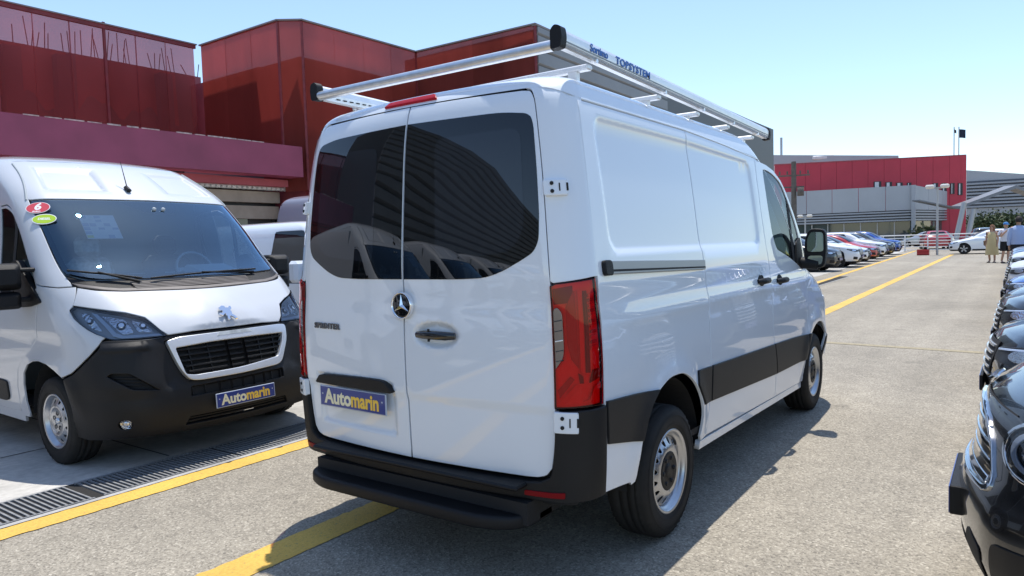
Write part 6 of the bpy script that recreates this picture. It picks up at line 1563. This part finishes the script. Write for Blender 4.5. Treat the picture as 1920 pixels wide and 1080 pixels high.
# canopy on raking struts
cp = empty('canopy'); tag(cp, 'folded grey canopy on raking struts at the far right', 'canopy')
def cpt(px, py, d): return pix(px, py, d)
a0, a1, a2 = cpt(1725, 377, 66), cpt(1800, 392, 66), cpt(1905, 353, 64); a3 = cpt(1990, 382, 64)
back = Vector((2.4, .9, .1))
for p, q_, nm in ((a0, a1, 'canopy_wing'), (a1, a2, 'canopy_wing'), (a2, a3, 'canopy_wing')):
    t_ = Vector((0, 0, .28)) if q_ is not a1 else Vector((0, 0, .12))
    MB().add([p, q_, q_+t_, p+(t_ if p is not a0 else Vector((0, 0, .12))), p+back, q_+back, q_+back+t_, p+back+t_], [(0, 1, 2, 3), (4, 7, 6, 5), (0, 4, 5, 1), (3, 2, 6, 7), (0, 3, 7, 4), (1, 5, 6, 2)]).build(nm, M['canopy'], cp)
for (t_, b_) in (((1808, 380), (1790, 424)), ((1825, 392), (1812, 430))):
    A, B = cpt(*t_, 65), cpt(*b_, 65); B.z = .3; MB().tube([A, B], .22, 8).build('strut', M['pole'], cp)
# railing along the end of the lot
rg = empty('railing', (53, 0, .28)); tag(rg, 'pale metal railing along the far end of the lot', 'railing'); ri_ = Matrix.Translation((-53, 0, -.28))
for k in range(6):
    o = MB().tube([(56.0, 8.5, .40+.21*k), (52.6, -3.2, .40+.21*k)], .035 if k == 5 else .026, 8).build('rail', M['white_metal'], rg); o.matrix_parent_inverse = ri_
for k in range(9):
    t = k/8; o = MB().tube([(56-3.4*t, 8.5-11.7*t, .25), (56-3.4*t, 8.5-11.7*t, 1.5)], .04, 8).build('post', M['white_metal'], rg); o.matrix_parent_inverse = ri_
# lamp posts
def lamp_post(x, y, h, label, s=.62):
    p = empty('lamp_post', (x, y, gz(x))); tag(p, label, 'lamp post', 'twin head lamp posts')
    MB().tube([(0, 0, 0), (0, 0, h)], [.11*s, .09*s], 10).build('pole', M['pole'], p)
    MB().box((0, 0, h), (.1, 1.5*s, .08)).build('cross_arm', M['pole'], p)
    for k in (-1, 1): MB().box((-.1, k*.62*s, h+.08), (.45*s, .75*s, .30*s), RY(.5), .06).build('lamp_head', M['lampwhite'], p)
lamp_post(46.0, 1.43, 4.0, 'grey post with two floodlights at the end of the lane')
q = pix(1510, 470, 60); lamp_post(q.x, q.y, zpix(1510, 407, q.xy)-gz(q.x), 'grey post with two floodlights behind the far left row of cars', .6)
# utility pole with crossarms
q = pix(1489, 440, 62); up = empty('utility_pole', (q.x, q.y, .3)); tag(up, 'weathered utility pole with crossarms in front of the red showroom', 'utility pole')
hz = zpix(1489, 303, q.xy)-.3
MB().tube([(0, 0, 0), (0, 0, hz)], [.26, .20], 10).build('pole', M['wood'], up)
for z_, w_ in ((hz-1.2, 2.6), (hz-2.2, 1.7)): MB().box((0, 0, z_), (.14, w_, .12), RZ(.3)).build('crossarm', M['wood'], up)
for y_ in (-1.1, -.5, .5, 1.1): MB().tube([(-.3*y_, y_, hz-1.1), (-.3*y_, y_, hz-.8)], .07, 8).build('insulator', M['wood'], up)
MB().lathe([(0, -.4), (.28, -.4), (.28, .3), (0, .35)], 12, 'Z', c=(-.2, -.6, hz-2.6)).build('transformer', M['wood'], up)
# flag poles on the showroom roof
for (px, fl, lb) in ((1789, 0, 'bare flagpole on the red showroom roof, left of the pair'), (1798, 1, 'flagpole with dark flag on the red showroom roof, right of the pair')):
    A, t = along(px); fp = empty('flagpole', (A.x+.6, A.y+.1, 9.6)); tag(fp, lb, 'flagpole')
    MB().tube([(0, 0, 0), (0, 0, 3.15)], .05, 8).build('pole', M['pole'], fp)
    n = 6; vs = []
    wv = .55 if fl else .16
    for k in range(n+1):
        for z_ in (2.9, 2.0 if fl else 2.55): vs.append((.08*math.sin(k*1.7), -.05-wv*k/n, z_-.12*k/n))
    MB().add(vs, [(2*k, 2*k+2, 2*k+3, 2*k+1) for k in range(n)], True).build('flag', M['flag'], fp, fix=False)
# red crate by the post
o = empty('crate', (45.9, 2.15, gz(45.9))); tag(o, 'small red crate on the ground beside the twin head lamp post', 'crate')
MB().box((0, 0, .2), (.45, .62, .02)).box((0, 0, .02), (.45, .62, .04)).box((-.215, 0, .18), (.02, .62, .34)).box((.215, 0, .18), (.02, .62, .34)).box((0, -.30, .18), (.41, .02, .34)).box((0, .30, .18), (.41, .02, .34)).build('crate_shell', M['redbox'], o)
# trees beyond the far lot
def tree(x, y, h, r, lb, seed):
    t = empty('tree', (x, y, .3)); tag(t, lb, 'tree', 'trees beyond the far lot'); rs = random.Random(seed)
    MB().tube([(0, 0, 0), (.1, .05, h*.35), (.0, .1, h*.7)], [.22, .16, .07], 8).build('trunk', M['bark'], t)
    for k in range(5):
        a = rs.uniform(0, 6.28); MB().tube([(.05, .05, h*.35), (r*.5*math.cos(a), r*.5*math.sin(a), h*.62)], [.09, .04], 6).build('limb', M['bark'], t)
    mb = MB()
    for k in range(1100):
        c = Vector((rs.gauss(0, .45)*r, rs.gauss(0, .45)*r, h*.66+rs.gauss(0, .17)*h)); s_ = rs.uniform(.12, .28)
        n = Vector((rs.uniform(-1, 1), rs.uniform(-1, 1), rs.uniform(-.2, 1))).normalized(); a_ = n.orthogonal().normalized(); b_ = n.cross(a_)
        mb.add([c+a_*s_, c+b_*s_*.6, c-a_*s_, c-b_*s_*.6], [(0, 1, 2, 3)])
    mb.build('crown', M['leaf'] if seed % 2 else M['leaf2'], t, fix=False)
for i, (px, d, h, r) in enumerate(((1838, 90, 3.3, 2.4), (1872, 92, 3.6, 2.4), (1905, 90, 3.3, 2.4), (1735, 68.5, 1.8, 1.0), (1940, 92, 3.5, 2.6))):
    q = pix(px, 430, d); tree(q.x, q.y, h, r, ('green tree under the louvred hall, leftmost', 'green tree under the louvred hall, second from the left', 'green tree under the louvred hall beside the man in the blue shirt', 'small bush in front of the showroom corner', 'green tree at the right picture edge under the louvred hall')[i], i+3)
# vans behind the camera that show in the rear windows
for i, x in enumerate((-4.6, -7.6, -10.6, -13.6, -16.6)):
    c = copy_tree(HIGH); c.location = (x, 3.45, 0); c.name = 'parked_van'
    tag(c, ('white high roof van mirrored at the left of the rear window', 'second white van mirrored in the rear window', 'third white van mirrored in the rear window', 'fourth white van mirrored in the rear window', 'farthest white van mirrored in the rear window')[i], 'van', 'vans parked in the row on the left')

# ------------------------------------------------------------------ people
M['skin'] = pbr('skin', (.50, .30, .21), .5); M['tee'] = pbr('white_tee', (.74, .74, .80), .85); M['shorts'] = pbr('black_shorts', (.012, .012, .015), .9)
M['cap'] = pbr('blue_cap', (.06, .22, .50), .8); M['dress'] = pbr('yellow_dress', (.62, .50, .26), .85); M['hair'] = pbr('reddish_hair', (.22, .10, .05), .7)
M['hair_dk'] = pbr('dark_hair', (.02, .015, .012), .7); M['shirt'] = pbr('pale_blue_shirt', (.42, .52, .76), .8); M['trouser'] = pbr('dark_trousers', (.02, .022, .03), .9); M['bag'] = pbr('brown_bag', (.22, .13, .08), .7)
def skinned(name, verts, edges, mat, par, sub=1):
    """verts: (x, y, z, rx, ry)"""
    me = bpy.data.meshes.new(name); me.from_pydata([v[:3] for v in verts], edges, [])
    o = put(name, me, mat, par)
    md = o.modifiers.new('skin', 'SKIN'); md.use_smooth_shade = True
    for i, v in enumerate(verts):
        sv = me.skin_vertices[0].data[i]; sv.radius = (v[3], v[4] if len(v) > 4 else v[3]); sv.use_root = (i == 0)
    s = o.modifiers.new('sub', 'SUBSURF'); s.levels = s.render_levels = sub
    dg = bpy.context.evaluated_depsgraph_get(); me2 = bpy.data.meshes.new_from_object(o.evaluated_get(dg))
    o.modifiers.clear(); o.data = me2; me2.materials.clear(); me2.materials.append(mat); bpy.data.meshes.remove(me); me2.name = name
    return o
def loftz(name, rings, mat, par, n=20):
    """rings: (z, cx, cy, rx, ry)"""
    mb = MB(); vs = []
    for z, cx, cy, rx, ry in rings: vs += [(cx+rx*math.cos(2*PI*k/n), cy+ry*math.sin(2*PI*k/n), z) for k in range(n)]
    m = len(rings)
    mb.add(vs, [(i*n+k, i*n+(k+1) % n, (i+1)*n+(k+1) % n, (i+1)*n+k) for i in range(m-1) for k in range(n)], True)
    return mb.build(name, mat, par)
def person(loc, rz, h, arms, legs, label):
    p = empty('person', loc, rz); tag(p, label, 'person'); p.scale = (h/1.75,)*3
    # pelvis, spine, neck, head, then arms and legs; x forward
    V = [(0, 0, .95, .13, .15), (0, 0, 1.12, .12, .14), (0, 0, 1.34, .125, .165), (0, 0, 1.46, .06, .07), (.01, 0, 1.53, .052, .052), (.015, 0, 1.60, .078, .072), (.012, 0, 1.68, .085, .076), (.0, 0, 1.735, .05, .045)]
    E = [(i, i+1) for i in range(7)]
    for s, ar in zip((1, -1), arms):
        b = len(V); V += [(0, s*.19, 1.40, .055, .055)]+[(x, s*y, z, r, r) for x, y, z, r in ar]; E += [(2, b)]+[(b+i, b+i+1) for i in range(len(ar))]
    for s, lg in zip((1, -1), legs):
        b = len(V); V += [(x, s*y, z, r, r) for x, y, z, r in lg]; E += [(0, b)]+[(b+i, b+i+1) for i in range(len(lg)-1)]
    body = skinned('body', V, E, M['skin'], p, 2)
    # face: nose, eyes, mouth, ears
    MB().add([(.085, .012, 1.62), (.085, -.012, 1.62), (.112, 0, 1.615), (.088, 0, 1.655)], [(0, 1, 2), (0, 2, 3), (1, 3, 2)]).build('nose', M['skin'], p)
    for s in (1, -1):
        MB().lathe([(0, -.006), (.010, -.004), (.012, 0)], 8, 'X', c=(.085, s*.030, 1.648)).build('eye', M['hair_dk'], p)
        MB().box((.0, s*.078, 1.635), (.035, .014, .055), None, .006).build('ear', M['skin'], p)
    MB().box((.083, 0, 1.578), (.012, .045, .010)).build('mouth', M['redwall'], p)
    return p
stand = [(0, .10, .85, .088), (.01, .11, .50, .058), (-.01, .11, .10, .042), (.09, .12, .045, .038), (.15, .125, .03, .03)]
stride = [(0, .10, .85, .088), (.06, .11, .50, .058), (-.08, .11, .10, .042), (.02, .12, .045, .038), (.09, .125, .03, .03)]
arm_d = [(-.02, .24, 1.12, .042), (.05, .23, .88, .033), (.07, .22, .80, .034), (.08, .22, .72, .02)]
arm_up = [(.06, .24, 1.14, .042), (.20, .14, 1.32, .034), (.22, .09, 1.38, .034), (.22, .06, 1.44, .02)]
mn = person((33.9, -2.06, gz(33.9)), PI+.5, 1.76, (arm_d, arm_up), (stand, stride), 'man in white t-shirt, black shorts and blue cap walking up the lane')
loftz('t_shirt', [(.93, 0, 0, .165, .205), (1.0, 0, 0, .165, .200), (1.15, 0, 0, .160, .195), (1.32, 0, 0, .150, .215), (1.42, 0, 0, .11, .19), (1.475, 0, 0, .075, .09)], M['tee'], mn)
for s in (1, -1):
    MB().tube([(0, s*.17, 1.40), (-.01, s*.235, 1.28), (-.012, s*.25, 1.20)], [.075, .070, .068], 12, cap=False).build('sleeve', M['tee'], mn)
    MB().tube([(0, s*.09, .95), (.01, s*.11, .72), (.012, s*.115, .52)], [.115, .110, .108], 14, cap=False).build('shorts_leg', M['shorts'], mn)
    MB().box((.05, s*.12, .025), (.27, .10, .05), None, .02).build('shoe', M['shorts'], mn)
loftz('shorts', [(.82, 0, 0, .155, .19), (.90, 0, 0, .16, .195), (.97, 0, 0, .158, .19)], M['shorts'], mn)
cm = MB(); cm.lathe([(.096, 1.655), (.094, 1.70), (.075, 1.745), (.03, 1.765), (0, 1.768)], 18, 'Z'); cm.box((.12, 0, 1.665), (.12, .13, .014), RY(.15), .005); cm.build('cap', M['cap'], mn)
wm = person((34.5, -1.56, gz(34.5)), PI-.3, 1.66, (arm_d, arm_d), (stand, stride), 'woman in a long pale yellow dress walking beside the man in shorts')
loftz('dress', [(.36, 0, 0, .24, .28), (.55, 0, 0, .225, .26), (.80, 0, 0, .20, .235), (.98, 0, 0, .175, .205), (1.12, 0, 0, .148, .175), (1.30, 0, 0, .145, .185), (1.42, 0, 0, .09, .14), (1.44, 0, 0, .06, .10)], M['dress'], wm)
loftz('hair', [(1.46, -.04, 0, .085, .105), (1.56, -.035, 0, .098, .112), (1.66, -.022, 0, .105, .108), (1.73, -.012, 0, .085, .085), (1.775, -.005, 0, .03, .03)], M['hair'], wm)
MB().box((-.02, -.28, .92), (.24, .10, .26), None, .04).build('handbag', M['bag'], wm); MB().tube([(-.02, -.24, 1.04), (0, -.20, 1.40), (0, -.16, 1.46)], .012, 6).build('bag_strap', M['bag'], wm)
for s in (1, -1): MB().box((.05, s*.12, .02), (.24, .085, .04), None, .015).build('shoe', M['bag'], wm)
m3 = person((25.75, -2.50, gz(25.75)), .2, 1.90, (arm_d, arm_d), (stand, stand), 'man in a pale blue shirt seen from behind beside the parked cars')
loftz('shirt', [(.90, 0, 0, .165, .205), (1.0, 0, 0, .165, .205), (1.15, 0, 0, .162, .205), (1.32, 0, 0, .155, .225), (1.42, 0, 0, .115, .20), (1.48, 0, 0, .075, .09)], M['shirt'], m3)
for s in (1, -1):
    MB().tube([(0, s*.17, 1.40), (-.015, s*.235, 1.20), (.0, s*.245, 1.08), (.05, s*.24, .88)], [.078, .068, .060, .050], 12, cap=False).build('sleeve', M['shirt'], m3)
    MB().tube([(0, s*.09, .95), (.01, s*.11, .5), (-.01, s*.11, .08)], [.115, .09, .075], 14, cap=False).build('trouser_leg', M['trouser'], m3)
    MB().box((.05, s*.12, .03), (.28, .10, .06), None, .02).build('shoe', M['trouser'], m3)
loftz('trousers', [(.80, 0, 0, .15, .185), (.90, 0, 0, .158, .19), (.98, 0, 0, .155, .185)], M['trouser'], m3)
loftz('hair', [(1.58, -.025, 0, .090, .092), (1.66, -.018, 0, .103, .098), (1.73, -.010, 0, .085, .08), (1.772, -.005, 0, .03, .03)], M['hair_dk'], m3)
